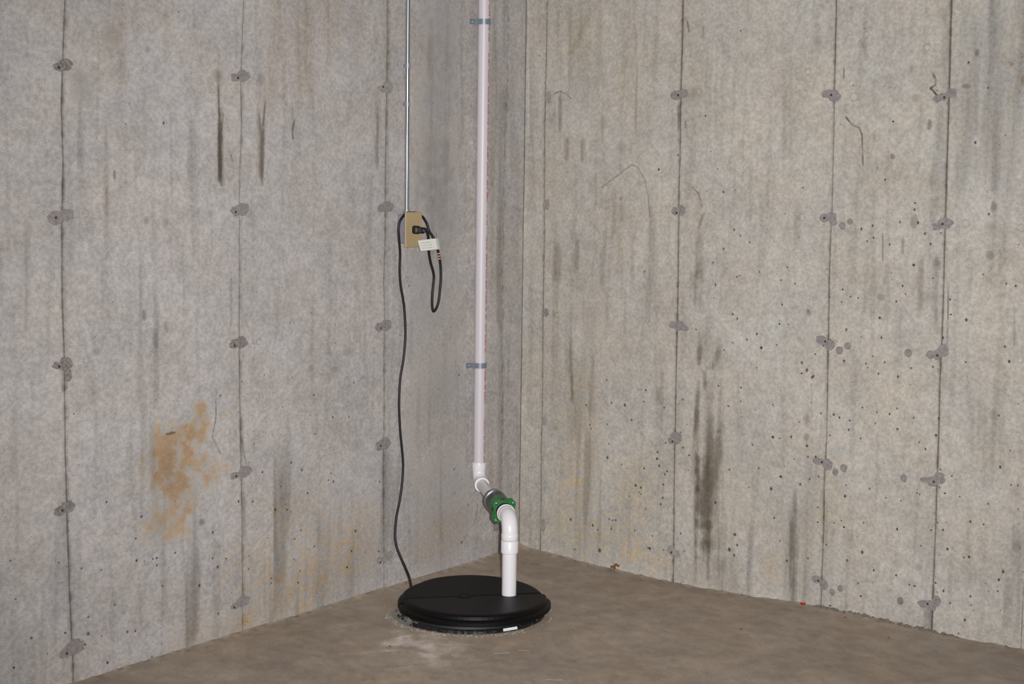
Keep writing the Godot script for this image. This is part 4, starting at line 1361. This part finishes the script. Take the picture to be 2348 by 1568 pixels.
func make_floor(far_x: float, far_z: float) -> void:
	var st := mb()
	var along := []
	var a := -0.04
	while a < 2.6:
		along.append(a)
		a += 0.02
	while a < 9.0:
		along.append(a)
		a += 0.4
	var n1 := FastNoiseLite.new()
	n1.seed = 17
	n1.frequency = 2.2
	var n2 := FastNoiseLite.new()
	n2.seed = 18
	n2.frequency = 16.0
	var dips := Curve.new()
	dips.min_value = -0.1
	dips.max_value = 0.1
	for p in [Vector2(0.0, 0.012), Vector2(0.1, 0.010), Vector2(0.4, -0.002), Vector2(0.7, -0.010), Vector2(1.0, -0.004), Vector2(1.22, 0.004), Vector2(1.42, 0.009), Vector2(1.56, 0.003), Vector2(1.8, -0.007), Vector2(2.0, 0.0), Vector2(9.0, 0.0)]:
		dips.add_point(Vector2(p.x / 9.0, p.y))
	var height := func(x: float, z: float) -> float:
		var d := Vector2(x - 0.40, z - 0.80).length()
		var keep := clampf((d - 0.27) / 0.1, 0.0, 1.0)
		var y := n1.get_noise_2d(x, z) * 0.004 + n2.get_noise_2d(x, z) * 0.0012
		y += exp(-maxf(z, 0.0) / 0.10) * dips.sample_baked(clampf(x / 9.0, 0.0, 1.0))
		y += exp(-maxf(x, 0.0) / 0.10) * (0.010 - clampf(z, 0.0, 2.2) * 0.007)
		y += (exp(-maxf(x, 0.0) / 0.02) + exp(-maxf(z, 0.0) / 0.02)) * (0.004 + n2.get_noise_2d(x * 1.7 + 5.0, z * 1.7) * 0.006)
		return y * keep
	var xs := along.filter(func(v): return v < far_x + 0.3)
	var zs := along.filter(func(v): return v < far_z + 0.3)
	var pos := []
	var nor := []
	for x in xs:
		var row := []
		var nrow := []
		for z in zs:
			var y: float = height.call(x, z)
			row.append(Vector3(x, y, z))
			nrow.append(Vector3(y - height.call(x + 0.008, z), 0.008, y - height.call(x, z + 0.008)).normalized())
		pos.append(row)
		nor.append(nrow)
	for i in xs.size() - 1:
		for j in zs.size() - 1:
			var q := [[i, j], [i + 1, j], [i + 1, j + 1], [i, j + 1]]
			var pp := q.map(func(e): return pos[e[0]][e[1]])
			quad(st, pp[0], pp[1], pp[2], pp[3], q.map(func(e): return nor[e[0]][e[1]]), pp.map(func(v): return Vector2(v.x / 3.0, v.z / 3.0)))
	box(st, Vector3(-0.2, -0.2, -0.2), Vector3(far_x + 0.2, -0.06, far_z + 0.2))
	var fl := struct("floor", st, M.floor, "brownish grey trowelled concrete basement floor", "floor")
	# crust of mortar droppings where the floor meets the right wall
	rng.seed = 77
	st = mb()
	for n in 110:
		var x := rng.randf_range(1.26, 1.78) if n < 80 else rng.randf_range(0.2, 1.95)
		var r := rng.randf_range(0.0025, 0.0075) if n < 80 else rng.randf_range(0.0015, 0.004)
		pebble(st, Vector3(x, height.call(x, 0.01) + r * 0.3, rng.randf_range(0.002, 0.014)), Vector3(r * 1.5, r, r * 0.9))
	var crust := obj("mortar_crust", st, M.dirt, fl)
	crust.set_meta("kind", "stuff")
	# pale crumbs broken from the floor's edge around the pit
	st = mb()
	for n in 190:
		var ang := rng.randf_range(0.2, 2.3) if n < 120 else rng.randf() * TAU
		var d := 0.262 + absf(rng.randfn(0.0, 0.012))
		var r := rng.randf_range(0.0012, 0.0035)
		pebble(st, Vector3(BASIN.x + cos(ang) * d, r * 0.5, BASIN.z + sin(ang) * d), Vector3(r, r * 0.8, r))
	var crumbs := obj("concrete_crumbs", st, M.crumb, fl)
	crumbs.set_meta("kind", "stuff")

func pebble(st: SurfaceTool, at: Vector3, size: Vector3) -> void:
	var turn := Basis(Vector3(rng.randf() - 0.5, rng.randf() - 0.5, rng.randf() - 0.5).normalized(), rng.randf() * TAU)
	var rings := []
	for k in 4:
		var ring := []
		for j in 6:
			var lat := -0.5 * PI + PI * (k + 0.5) / 4.0
			var d := Vector3(cos(lat) * cos(TAU * j / 6.0), sin(lat), cos(lat) * sin(TAU * j / 6.0)) * rng.randf_range(0.8, 1.15)
			ring.append(at + (turn * d) * size)
		rings.append(ring)
	loft(st, rings)

# ---------------------------------------------------------------- sump pit

const PIT := Vector3(0.414, 0.0, 0.788)      # middle of the cover
const BASIN := Vector3(0.411, 0.0, 0.800)    # middle of the basin, a little to the left of it
const SPLIT_DIR := Vector3(0.66, 0.0, -0.751)     # along the joint between the two halves of the cover, to the right

func half_cover(front: bool) -> SurfaceTool:
	# half a disc with stepped rim and a straight joint edge
	var d := SPLIT_DIR.normalized()
	var n := Vector3(-d.z, 0.0, d.x) if front else Vector3(d.z, 0.0, -d.x)   # away from the joint
	var steps := 40
	var levels := [[0.006, 0.020], [0.0, 0.023], [0.0, 0.034], [0.004, 0.038], [0.012, 0.040], [0.014, 0.050], [0.019, 0.0545], [0.027, 0.056]]
	var st := mb()
	var rings := []
	var gap := 0.003
	for lv in levels:
		var ring := []
		var r: float = 0.252 - lv[0] - (0.0 if front else 0.003)
		for k in steps + 1:
			var t := PI * k / steps
			var rr := r
			if not front and absf(t - 2.35) < 0.35:
				rr -= 0.006 * (1.0 - absf(t - 2.35) / 0.35)      # a flat clipped into the rim for the cord
			var p := PIT + d * cos(t) * rr + n * maxf(sin(t) * rr, gap + minf(lv[0], 0.006))
			p.y = lv[1]
			if front:
				p += d * 0.006
			else:       # the back half is propped up a little by the cord under its edge
				p.y += maxf(0.0, (p - PIT).dot(n)) * 0.055
			ring.append(p)
		rings.append(ring)
	loft(st, rings)
	return st

func make_sump() -> void:
	var basin := thing("sump_basin", "black plastic sump basin rim set in the floor under its cover", "basin", BASIN)
	var st := mb()
	lathe(st, Vector3.ZERO, Vector3.UP, [Vector2(0.20, -0.04), Vector2(0.243, -0.04), Vector2(0.243, 0.006), Vector2(0.240, 0.010), Vector2(0.236, 0.012), Vector2(0.234, 0.0195), Vector2(0.20, 0.0195), Vector2(0.20, -0.04)], 56)
	obj("basin_rim", st, M.black_worn, basin)
	st = mb()
	rng.seed = 31
	for k in 26:
		var a := -0.5 + 2.9 * k / 26.0 + rng.randf() * 0.08
		var c := Vector3(cos(a), 0, sin(a)) * 0.2420
		var t := Vector3(-sin(a), 0, cos(a))
		var w := rng.randf_range(0.006, 0.018)
		var hgt := rng.randf_range(0.006, 0.016)
		var ring0 := []
		var ring1 := []
		for q in [[-1, -0.004], [1, -0.004], [1, hgt], [-1, hgt * rng.randf_range(0.6, 1.0)]]:
			ring0.append(c + t * q[0] * w + Vector3(0, q[1], 0))
			ring1.append(c * (1.0 + rng.randf_range(0.012, 0.03)) + t * q[0] * w * 0.85 + Vector3(0, q[1] * 0.85, 0))
		loft(st, [ring0, ring1])
	obj("torn_flange", st, M.black_worn, basin).set_meta("kind", "stuff")

	var lid := thing("sump_cover", "round black plastic sump cover in two halves, lying in the corner", "cover")
	var front := obj("cover_half", half_cover(true), M.black, lid)
	front.set_meta("label", "front half of the black cover, nearest the room")
	var back := obj("cover_half", half_cover(false), M.black, lid)
	back.set_meta("label", "back half of the black cover, towards the corner")
	# stiffening rib along the joint of the back half, on either side of the pipe
	var d := SPLIT_DIR.normalized()
	var n := Vector3(d.z, 0.0, -d.x)
	for span in [[0.165, 0.205], [-0.02, 0.07]]:
		st = mb()
		var c: Vector3 = PIT + d * (span[0] + span[1]) * 0.5 + n * 0.045
		c.y = 0.0575
		raised(st, rounded((span[1] - span[0]) * 0.5, 0.006, 0.004), c, d, -Vector3.UP.cross(d), 0.004, 0.0015)
		obj("rib", st, M.black, back)
	# blind plug on the joint, left of the pipe
	st = mb()
	lathe(st, PIT + d * -0.03 + n * 0.002 + Vector3(0, 0.0555, 0), Vector3.UP, [Vector2(0.024, 0.0), Vector2(0.024, 0.002), Vector2(0.020, 0.003), Vector2(0.019, 0.001), Vector2(0.0, 0.001)], 24)
	obj("hole_plug", st, M.black, lid)

# ---------------------------------------------------------------- discharge pipe

func make_discharge_pipe() -> void:
	var low := Vector3(0.4956, 0.0, 0.700)
	var up := Vector3(0.030, 0.0, 0.287)
	var run := (up - low).normalized()
	var ry := 0.316
	var t := thing("discharge_pipe", "white plastic discharge pipe rising from the sump cover, along the left wall and up", "pipe")
	# lower riser
	var st := mb()
	lathe(st, low + Vector3(0, 0.0562, 0), Vector3.UP, [Vector2(0.0, 0.0), Vector2(0.0242, 0.0), Vector2(0.0242, 0.16), Vector2(0.0, 0.16)], 40)
	obj("riser", st, M.pvc, t)
	# coupling and the front elbow's own collar
	st = mb()
	lathe(st, low, Vector3.UP, [Vector2(0.0242, 0.199), Vector2(0.0275, 0.199), Vector2(0.0288, 0.2005), Vector2(0.0288, 0.240), Vector2(0.0276, 0.2415), Vector2(0.0242, 0.2415)], 40)
	obj("coupling", st, M.pvc, t)
	var el := Node3D.new()
	el.name = "elbow"
	t.add_child(el, true)
	var bend := 0.048
	st = mb()
	lathe(st, low, Vector3.UP, [Vector2(0.0242, 0.2425), Vector2(0.0276, 0.2425), Vector2(0.0283, 0.2435), Vector2(0.0283, 0.262), Vector2(0.0276, 0.2635), Vector2(0.026, 0.2645)], 40)
	var arc := []
	for k in 19:
		var a := PI / 2 * k / 18.0
		arc.append(low + Vector3(0, ry - bend + sin(a) * bend, 0) + run * (1.0 - cos(a)) * bend)
	arc.push_front(low + Vector3(0, 0.262, 0))
	tube(st, arc, [0.0268], 40, false)
	var h0 := low + Vector3(0, ry, 0) + run * bend
	lathe(st, h0 - run * 0.004, run, [Vector2(0.026, 0.0), Vector2(0.0282, 0.002), Vector2(0.0284, 0.024), Vector2(0.0305, 0.025), Vector2(0.0310, 0.026), Vector2(0.0310, 0.030), Vector2(0.0305, 0.031), Vector2(0.0242, 0.031)], 40)
	obj("elbow_body", st, M.pvc, el)
	# check valve: black stub, green flanged body, black rubber sleeve with a steel clamp
	var cv := Node3D.new()
	cv.name = "check_valve"
	t.add_child(cv, true)
	var at := func(s: float) -> Vector3: return low + Vector3(0, ry, 0) + run * s
	st = mb()
	lathe(st, at.call(0.07), run, [Vector2(0.0, 0.0), Vector2(0.0255, 0.0), Vector2(0.027, 0.010), Vector2(0.030, 0.018), Vector2(0.031, 0.040), Vector2(0.0, 0.040)], 36)
	obj("rubber_stub", st, M.rubber, cv)
	st = mb()
	var f := frame(run)
	# the two square flanges with drawn-in sides
	for g in [0.098, 0.128]:
		var outline := []
		for k in 72:
			var a := TAU * k / 72
			var lobe := pow(absf(sin(2.0 * a)), 3.0)
			outline.append(Vector2.from_angle(a) * (0.0345 + 0.0145 * lobe))
		raised(st, outline, at.call(g), f[0], f[1], 0.011, 0.002)
	lathe(st, at.call(0.108), run, [Vector2(0.028, 0.0), Vector2(0.035, 0.002), Vector2(0.035, 0.02)], 32)
	lathe(st, at.call(0.138), run, [Vector2(0.036, 0.0), Vector2(0.038, 0.02), Vector2(0.037, 0.07), Vector2(0.031, 0.085)], 32)
	obj("valve_body", st, M.green, cv)
	for k in 4:
		var a := PI / 4 + PI / 2 * k
		var q: Vector3 = at.call(0.094) + (f[0] * cos(a) + f[1] * sin(a)) * 0.0405
		st = mb()
		lathe(st, q, run, [Vector2(0.0, 0.0), Vector2(0.003, 0.0003), Vector2(0.0048, 0.0018), Vector2(0.0052, 0.004), Vector2(0.0052, 0.0055), Vector2(0.0, 0.0055)], 12)
		obj("bolt", st, M.steel, cv)
	st = mb()
	lathe(st, at.call(0.20), run, [Vector2(0.030, 0.0), Vector2(0.037, 0.001), Vector2(0.0375, 0.03), Vector2(0.0375, 0.10), Vector2(0.036, 0.105), Vector2(0.024, 0.106)], 40)
	obj("rubber_sleeve", st, M.rubber, cv)
	st = mb()
	lathe(st, at.call(0.265), run, [Vector2(0.0375, 0.0), Vector2(0.0388, 0.0), Vector2(0.0388, 0.016), Vector2(0.0375, 0.016)], 40)
	obj("clamp_band", st, M.steel, cv)
	# horizontal run to the wall
	st = mb()
	lathe(st, at.call(0.30), run, [Vector2(0.0, 0.0), Vector2(0.0213, 0.0), Vector2(0.0213, 0.27), Vector2(0.0, 0.27)], 36)
	obj("horizontal_run", st, M.pvc, t)
	# back elbow
	var eb := Node3D.new()
	eb.name = "elbow_001"
	t.add_child(eb, true)
	st = mb()
	var total := up.distance_to(low)
	var b2 := 0.042
	lathe(st, at.call(total - b2 - 0.028), run, [Vector2(0.0213, 0.0), Vector2(0.0272, 0.0), Vector2(0.0276, 0.001), Vector2(0.0276, 0.005), Vector2(0.0270, 0.006), Vector2(0.0252, 0.007), Vector2(0.0250, 0.026), Vector2(0.0238, 0.031)], 40)
	arc = []
	for k in 17:
		var a := PI / 2 * k / 16.0
		arc.append(up + Vector3(0, ry, 0) - run * b2 + run * sin(a) * b2 + Vector3(0, (1.0 - cos(a)) * b2, 0))
	tube(st, arc, [0.0238], 36, false)
	lathe(st, up + Vector3(0, ry + b2 - 0.003, 0), Vector3.UP, [Vector2(0.0236, 0.0), Vector2(0.0250, 0.003), Vector2(0.0256, 0.010), Vector2(0.0258, 0.030), Vector2(0.0252, 0.0325), Vector2(0.0213, 0.033)], 40)
	obj("elbow_body", st, M.pvc, eb)
	# upper pipe with its line of red print
	st = mb()
	var bottom := ry + b2 + 0.01
	lathe(st, up + Vector3(0, bottom, 0), Vector3.UP, [Vector2(0.0213, 0.0), Vector2(0.0213, CEILING - bottom)], 48, CEILING - bottom)
	obj("upper_pipe", st, M.pvc_printed, t)

func make_straps() -> void:
	for s in [[1.979, "upper galvanized one-hole strap holding the white pipe near the top of the picture"], [0.746, "lower galvanized one-hole strap holding the white pipe above the floor elbow"]]:
		var t := thing("pipe_strap", s[1], "strap", Vector3(0.030, s[0], 0.287), "straps on the white pipe")
		var st := mb()
		var hh := 0.0095
		var prev := []
		# from the tab on the wall, around the pipe and back down to the wall on the other side
		var path := [Vector2(-0.0275, 0.047), Vector2(-0.0275, 0.030), Vector2(-0.026, 0.0262)]
		for k in 17:
			var a := PI * k / 16.0
			path.append(Vector2(sin(a), cos(a)) * 0.0224 + Vector2(0.0, 0.0))
		path.append(Vector2(-0.020, -0.0224))
		path.append(Vector2(-0.0275, -0.0228))
		for i in path.size():
			var p: Vector2 = path[i]
			var e: Vector2 = (path[mini(i + 1, path.size() - 1)] - path[maxi(i - 1, 0)]).normalized()
			var nrm := Vector2(-e.y, e.x)
			if nrm.dot(p) < 0.0 and i > 2:
				nrm = -nrm
			if i <= 2:
				nrm = Vector2(1, 0.2).normalized()
			var now := []
			for q in [[-hh, 0.0], [-hh, 0.0016], [hh, 0.0016], [hh, 0.0]]:
				var w: Vector2 = p + nrm * q[1]
				now.append(Vector3(w.x, q[0], w.y))
			if i > 0:
				var out := Vector3(nrm.x, 0, nrm.y)
				flat_quad(st, prev[0], prev[1], now[1], now[0], Vector3.DOWN)
				flat_quad(st, prev[1], prev[2], now[2], now[1], out)
				flat_quad(st, prev[2], prev[3], now[3], now[2], Vector3.UP)
			else:
				flat_quad(st, now[0], now[1], now[2], now[3], Vector3(0, 0, 1))
			prev = now
		obj("strap_band", st, M.strap, t)
		st = mb()
		lathe(st, Vector3(-0.026, 0.0, 0.0375), Vector3.RIGHT, [Vector2(0.0052, 0.0), Vector2(0.0052, 0.002), Vector2(0.004, 0.0036), Vector2(0.0, 0.0042)], 14)
		obj("screw", st, M.steel, t)

# ---------------------------------------------------------------- electrical

func make_conduit() -> void:
	var t := thing("electrical_conduit", "thin shiny metal conduit running up the left wall from the outlet box", "conduit", Vector3(0.020, 1.312, 0.685))
	var st := mb()
	lathe(st, Vector3.ZERO, Vector3.UP, [Vector2(0.0086, 0.0), Vector2(0.0086, CEILING - 1.312)], 32)
	obj("tube", st, M.steel, t)
	st = mb()
	lathe(st, Vector3(0, -0.006, 0), Vector3.UP, [Vector2(0.0, 0.0), Vector2(0.0135, 0.0), Vector2(0.0135, 0.006), Vector2(0.0115, 0.008), Vector2(0.0115, 0.012), Vector2(0.0086, 0.013)], 24)
	obj("box_connector", st, M.galvanized, t)
	for y in [0.355, 0.485]:
		st = mb()
		lathe(st, Vector3(0, y, 0), Vector3.UP, [Vector2(0.0086, 0.0), Vector2(0.0094, 0.0005), Vector2(0.0094, 0.016), Vector2(0.0086, 0.0165)], 28)
		# the foot that reaches the wall behind the tube
		box(st, Vector3(-0.0195, y + 0.002, -0.003), Vector3(-0.006, y + 0.0145, 0.003))
		obj("conduit_clip", st, M.galvanized, t)

func make_outlet_box() -> void:
	var t := thing("outlet_box", "surface-mounted metal outlet box with a beige cover plate on the left wall", "outlet box", Vector3(0.0, 1.2515, 0.683))
	var st := mb()
	raised(st, rounded(0.031, 0.050, 0.004), Vector3(0.002, 0.002, -0.001), Vector3(0, 0, -1), Vector3.UP, 0.0445, 0.001)
	obj("box_body", st, M.galvanized, t)
	st = mb()
	raised(st, rounded(0.042, 0.060, 0.004), Vector3(0.0465, 0.0, 0.0), Vector3(0, 0, -1), Vector3.UP, 0.005, 0.002)
	var plate := obj("cover_plate", st, M.beige, t)
	st = mb()
	lathe(st, Vector3(0.0505, 0.0, 0.0), Vector3.RIGHT, [Vector2(0.0185, 0.0), Vector2(0.0185, 0.0015), Vector2(0.0175, 0.002), Vector2(0.0, 0.002)], 28)
	obj("receptacle_face", st, M.beige, plate)
	st = mb()
	lathe(st, Vector3(0.036, -0.014, 0.0305), Vector3(0.25, 0.1, 1), [Vector2(0.0045, 0.0), Vector2(0.0045, 0.0015), Vector2(0.003, 0.0032), Vector2(0.0, 0.0038)], 14)
	obj("screw", st, M.steel, t)

func make_cord() -> void:
	var t := thing("power_cord", "black pump cord plugged into the outlet box, looping and dropping to the sump cover", "cord")
	# from the plug round the hanging loop, behind the box, and down the wall to the cover
	var pts := []
	pts.append_array(CORD_LOOP)
	# over the top of the box, between the cover plate and the connector
	for p in [Vector3(0.0395, 1.3075, 0.655), Vector3(0.0385, 1.3085, 0.684), Vector3(0.0385, 1.3075, 0.706)]:
		pts.append(p)
	pts.append_array(CORD_RUN)
	var st := mb()
	for p in [Vector3(0.100, 0.070, 0.757), Vector3(0.150, 0.052, 0.800), Vector3(0.186, 0.0255, 0.832), Vector3(0.210, 0.0235, 0.838)]:
		pts.append(p)
	tube(st, smooth_path(pts, 0.006), [0.0043], 12)
	obj("cable", st, M.cord, t)
	st = mb()
	var rings := []
	for q in [[0.0526, 0.0115, 0.0125], [0.0545, 0.013, 0.014], [0.069, 0.013, 0.014], [0.0735, 0.0095, 0.011], [0.087, 0.009, 0.0105], [0.090, 0.006, 0.006], [0.103, 0.005, 0.005]]:
		var ring := []
		for p in rounded(q[1], q[2], minf(q[1], q[2]) * 0.6, 3):
			ring.append(Vector3(q[0], 1.2515 + p.y - (q[0] - 0.05) * 0.05, 0.683 + p.x - maxf(0.0, q[0] - 0.08) * 0.9))
		rings.append(ring)
	loft(st, rings)
	obj("plug", st, M.cord, t)

	# white paper tag folded round the loop, with a striped band below it
	var g := thing("paper_tag", "small white paper tag wrapped around the cord loop beside the outlet box", "tag")
	st = mb()
	var tagc := [Vector3(0.098, 1.2170, 0.7165), Vector3(0.098, 1.2215, 0.624), Vector3(0.092, 1.1830, 0.605), Vector3(0.095, 1.1805, 0.697)]
	sheet(st, tagc, 0.0006)
	obj("tag_face", st, M.paper, g)
	st = mb()
	sheet(st, [tagc[1], Vector3(0.088, 1.2190, 0.598), Vector3(0.080, 1.1800, 0.577), tagc[2]], 0.0006)
	obj("tag_fold", st, M.white, g)
	st = mb()
	rng.seed = 8
	for row in 3:
		var v := 0.25 + row * 0.24
		var u := 0.14
		while u < 0.7:
			var w := rng.randf_range(0.02, 0.06)
			var lo: Vector3 = tagc[0].lerp(tagc[1], u).lerp(tagc[3].lerp(tagc[2], u), v)
			var hi: Vector3 = tagc[0].lerp(tagc[1], u + w).lerp(tagc[3].lerp(tagc[2], u + w), v)
			var dn: Vector3 = (tagc[3] - tagc[0]) * 0.05
			var off := Vector3(0.0008, 0, 0.0002)
			sheet(st, [lo + off, hi + off, hi + dn + off, lo + dn + off], 0.0002)
			u += w + rng.randf_range(0.02, 0.06)
	obj("faint_print", st, M.ink, g)
	st = mb()
	for k in 3:
		var p: Vector3 = Vector3(0.0690, 1.1675, 0.5720).lerp(Vector3(0.0670, 1.149, 0.5672), k / 2.0)
		lathe(st, p, Vector3(0.1, 1, 0.2), [Vector2(0.0042, -0.002), Vector2(0.0054, -0.002), Vector2(0.0054, 0.002), Vector2(0.0042, 0.002)], 14)
	obj("striped_band", st, M.peach, g)
	st = mb()
	tube(st, [Vector3(0.0975, 1.2210, 0.618), Vector3(0.090, 1.232, 0.606), Vector3(0.084, 1.240, 0.600)], [0.0014], 8)
	obj("tie_end", st, M.peach, g)

func sheet(st: SurfaceTool, c: Array, thick: float) -> void:
	var n: Vector3 = (c[2] - c[0]).cross(c[3] - c[1]).normalized() * thick
	loft(st, [[c[0] - n, c[1] - n, c[2] - n, c[3] - n], [c[0] + n, c[1] + n, c[2] + n, c[3] + n]])

# ---------------------------------------------------------------- bits lying on the floor

func scrap(st: SurfaceTool, at: Vector3, size: float, seed_: int, lift: float) -> void:
	# a small torn, curled flake
	rng.seed = seed_
	var ring0 := []
	var ring1 := []
	for k in 9:
		var a := TAU * k / 9
		var r := size * rng.randf_range(0.55, 1.1)
		var p := at + Vector3(cos(a) * r, lift * (0.5 + 0.5 * cos(a * 2.0 + seed_)), sin(a) * r * 0.8)
		ring0.append(p)
		ring1.append(p + Vector3(0, 0.0015, 0))
	loft(st, [ring0, ring1])

func make_small_things() -> void:
	var st := mb()
	sheet(st, [Vector3(0.634, 0.0125, 0.907), Vector3(0.6516, 0.0125, 0.858), Vector3(0.6536, 0.004, 0.8585), Vector3(0.636, 0.004, 0.908)], 0.0012)
	tag(obj("tape_strip", st, M.white), "short white strip tucked under the front edge of the black cover", "strip")
	# crumpled clear film squeezed out under the left side of the cover
	st = mb()
	rng.seed = 12
	for k in 12:
		var a := 1.75 + k * 0.06
		var c := PIT + Vector3(cos(a), 0, sin(a)) * 0.257
		var tdir := Vector3(-sin(a), 0, cos(a))
		var od := Vector3(cos(a), 0, sin(a))
		sheet(st, [c - tdir * rng.randf_range(0.008, 0.02) + Vector3(0, rng.randf_range(0.010, 0.022), 0) - od * 0.010, c + tdir * rng.randf_range(0.006, 0.018) + Vector3(0, rng.randf_range(0.010, 0.022), 0) - od * 0.010,
			c + tdir * rng.randf_range(0.006, 0.018) + od * rng.randf_range(0.0, 0.016) + Vector3(0, 0.003, 0), c - tdir * rng.randf_range(0.006, 0.018) + od * rng.randf_range(0.0, 0.016) + Vector3(0, 0.003, 0)], 0.0006)
	tag(obj("plastic_film", st, M.film), "crumpled greyish plastic film poking out under the left edge of the cover", "plastic film")
	st = mb()
	rng.seed = 5
	pebble(st, Vector3(0.368, 0.006, 0.545), Vector3(0.011, 0.007, 0.011))
	tag(obj("concrete_crumb", st, M.crumb), "pale concrete crumb on the floor behind the cover's right side", "crumb")
	st = mb()
	for k in 4:
		scrap(st, Vector3(0.465 + k * 0.008 - 0.012, 0.006 + k * 0.004, 0.022 + (k % 2) * 0.012), 0.013, 40 + k, 0.012)
	tag(obj("dry_leaf", st, M.leaf), "curled brown dry leaf against the foot of the right wall", "leaf")
	st = mb()
	scrap(st, Vector3(1.232, 0.012, 0.030), 0.012, 51, 0.008)
	scrap(st, Vector3(1.238, 0.014, 0.034), 0.008, 52, 0.008)
	tag(obj("paint_flake", st, M.red), "larger red paint flake at the foot of the right wall", "flake")
	var bits := [[1.611, 0.171, 0.0045, "tiny red fleck alone on the floor out from the right wall"], [1.204, 0.391, 0.006, "small red fleck on open floor between the cover and the right wall"], [1.40, 0.05, 0.0055, "small red fleck close to the right wall, right of the larger red flake"], [0.470, 1.262, 0.005, "small orange-red fleck on the floor in front of the pale dust"]]
	for b in bits:
		st = mb()
		scrap(st, Vector3(b[0], 0.003, b[1]), b[2], int(b[0] * 100), 0.003)
		tag(obj("paint_flake", st, M.red), b[3], "flake", "small red flecks on the floor")
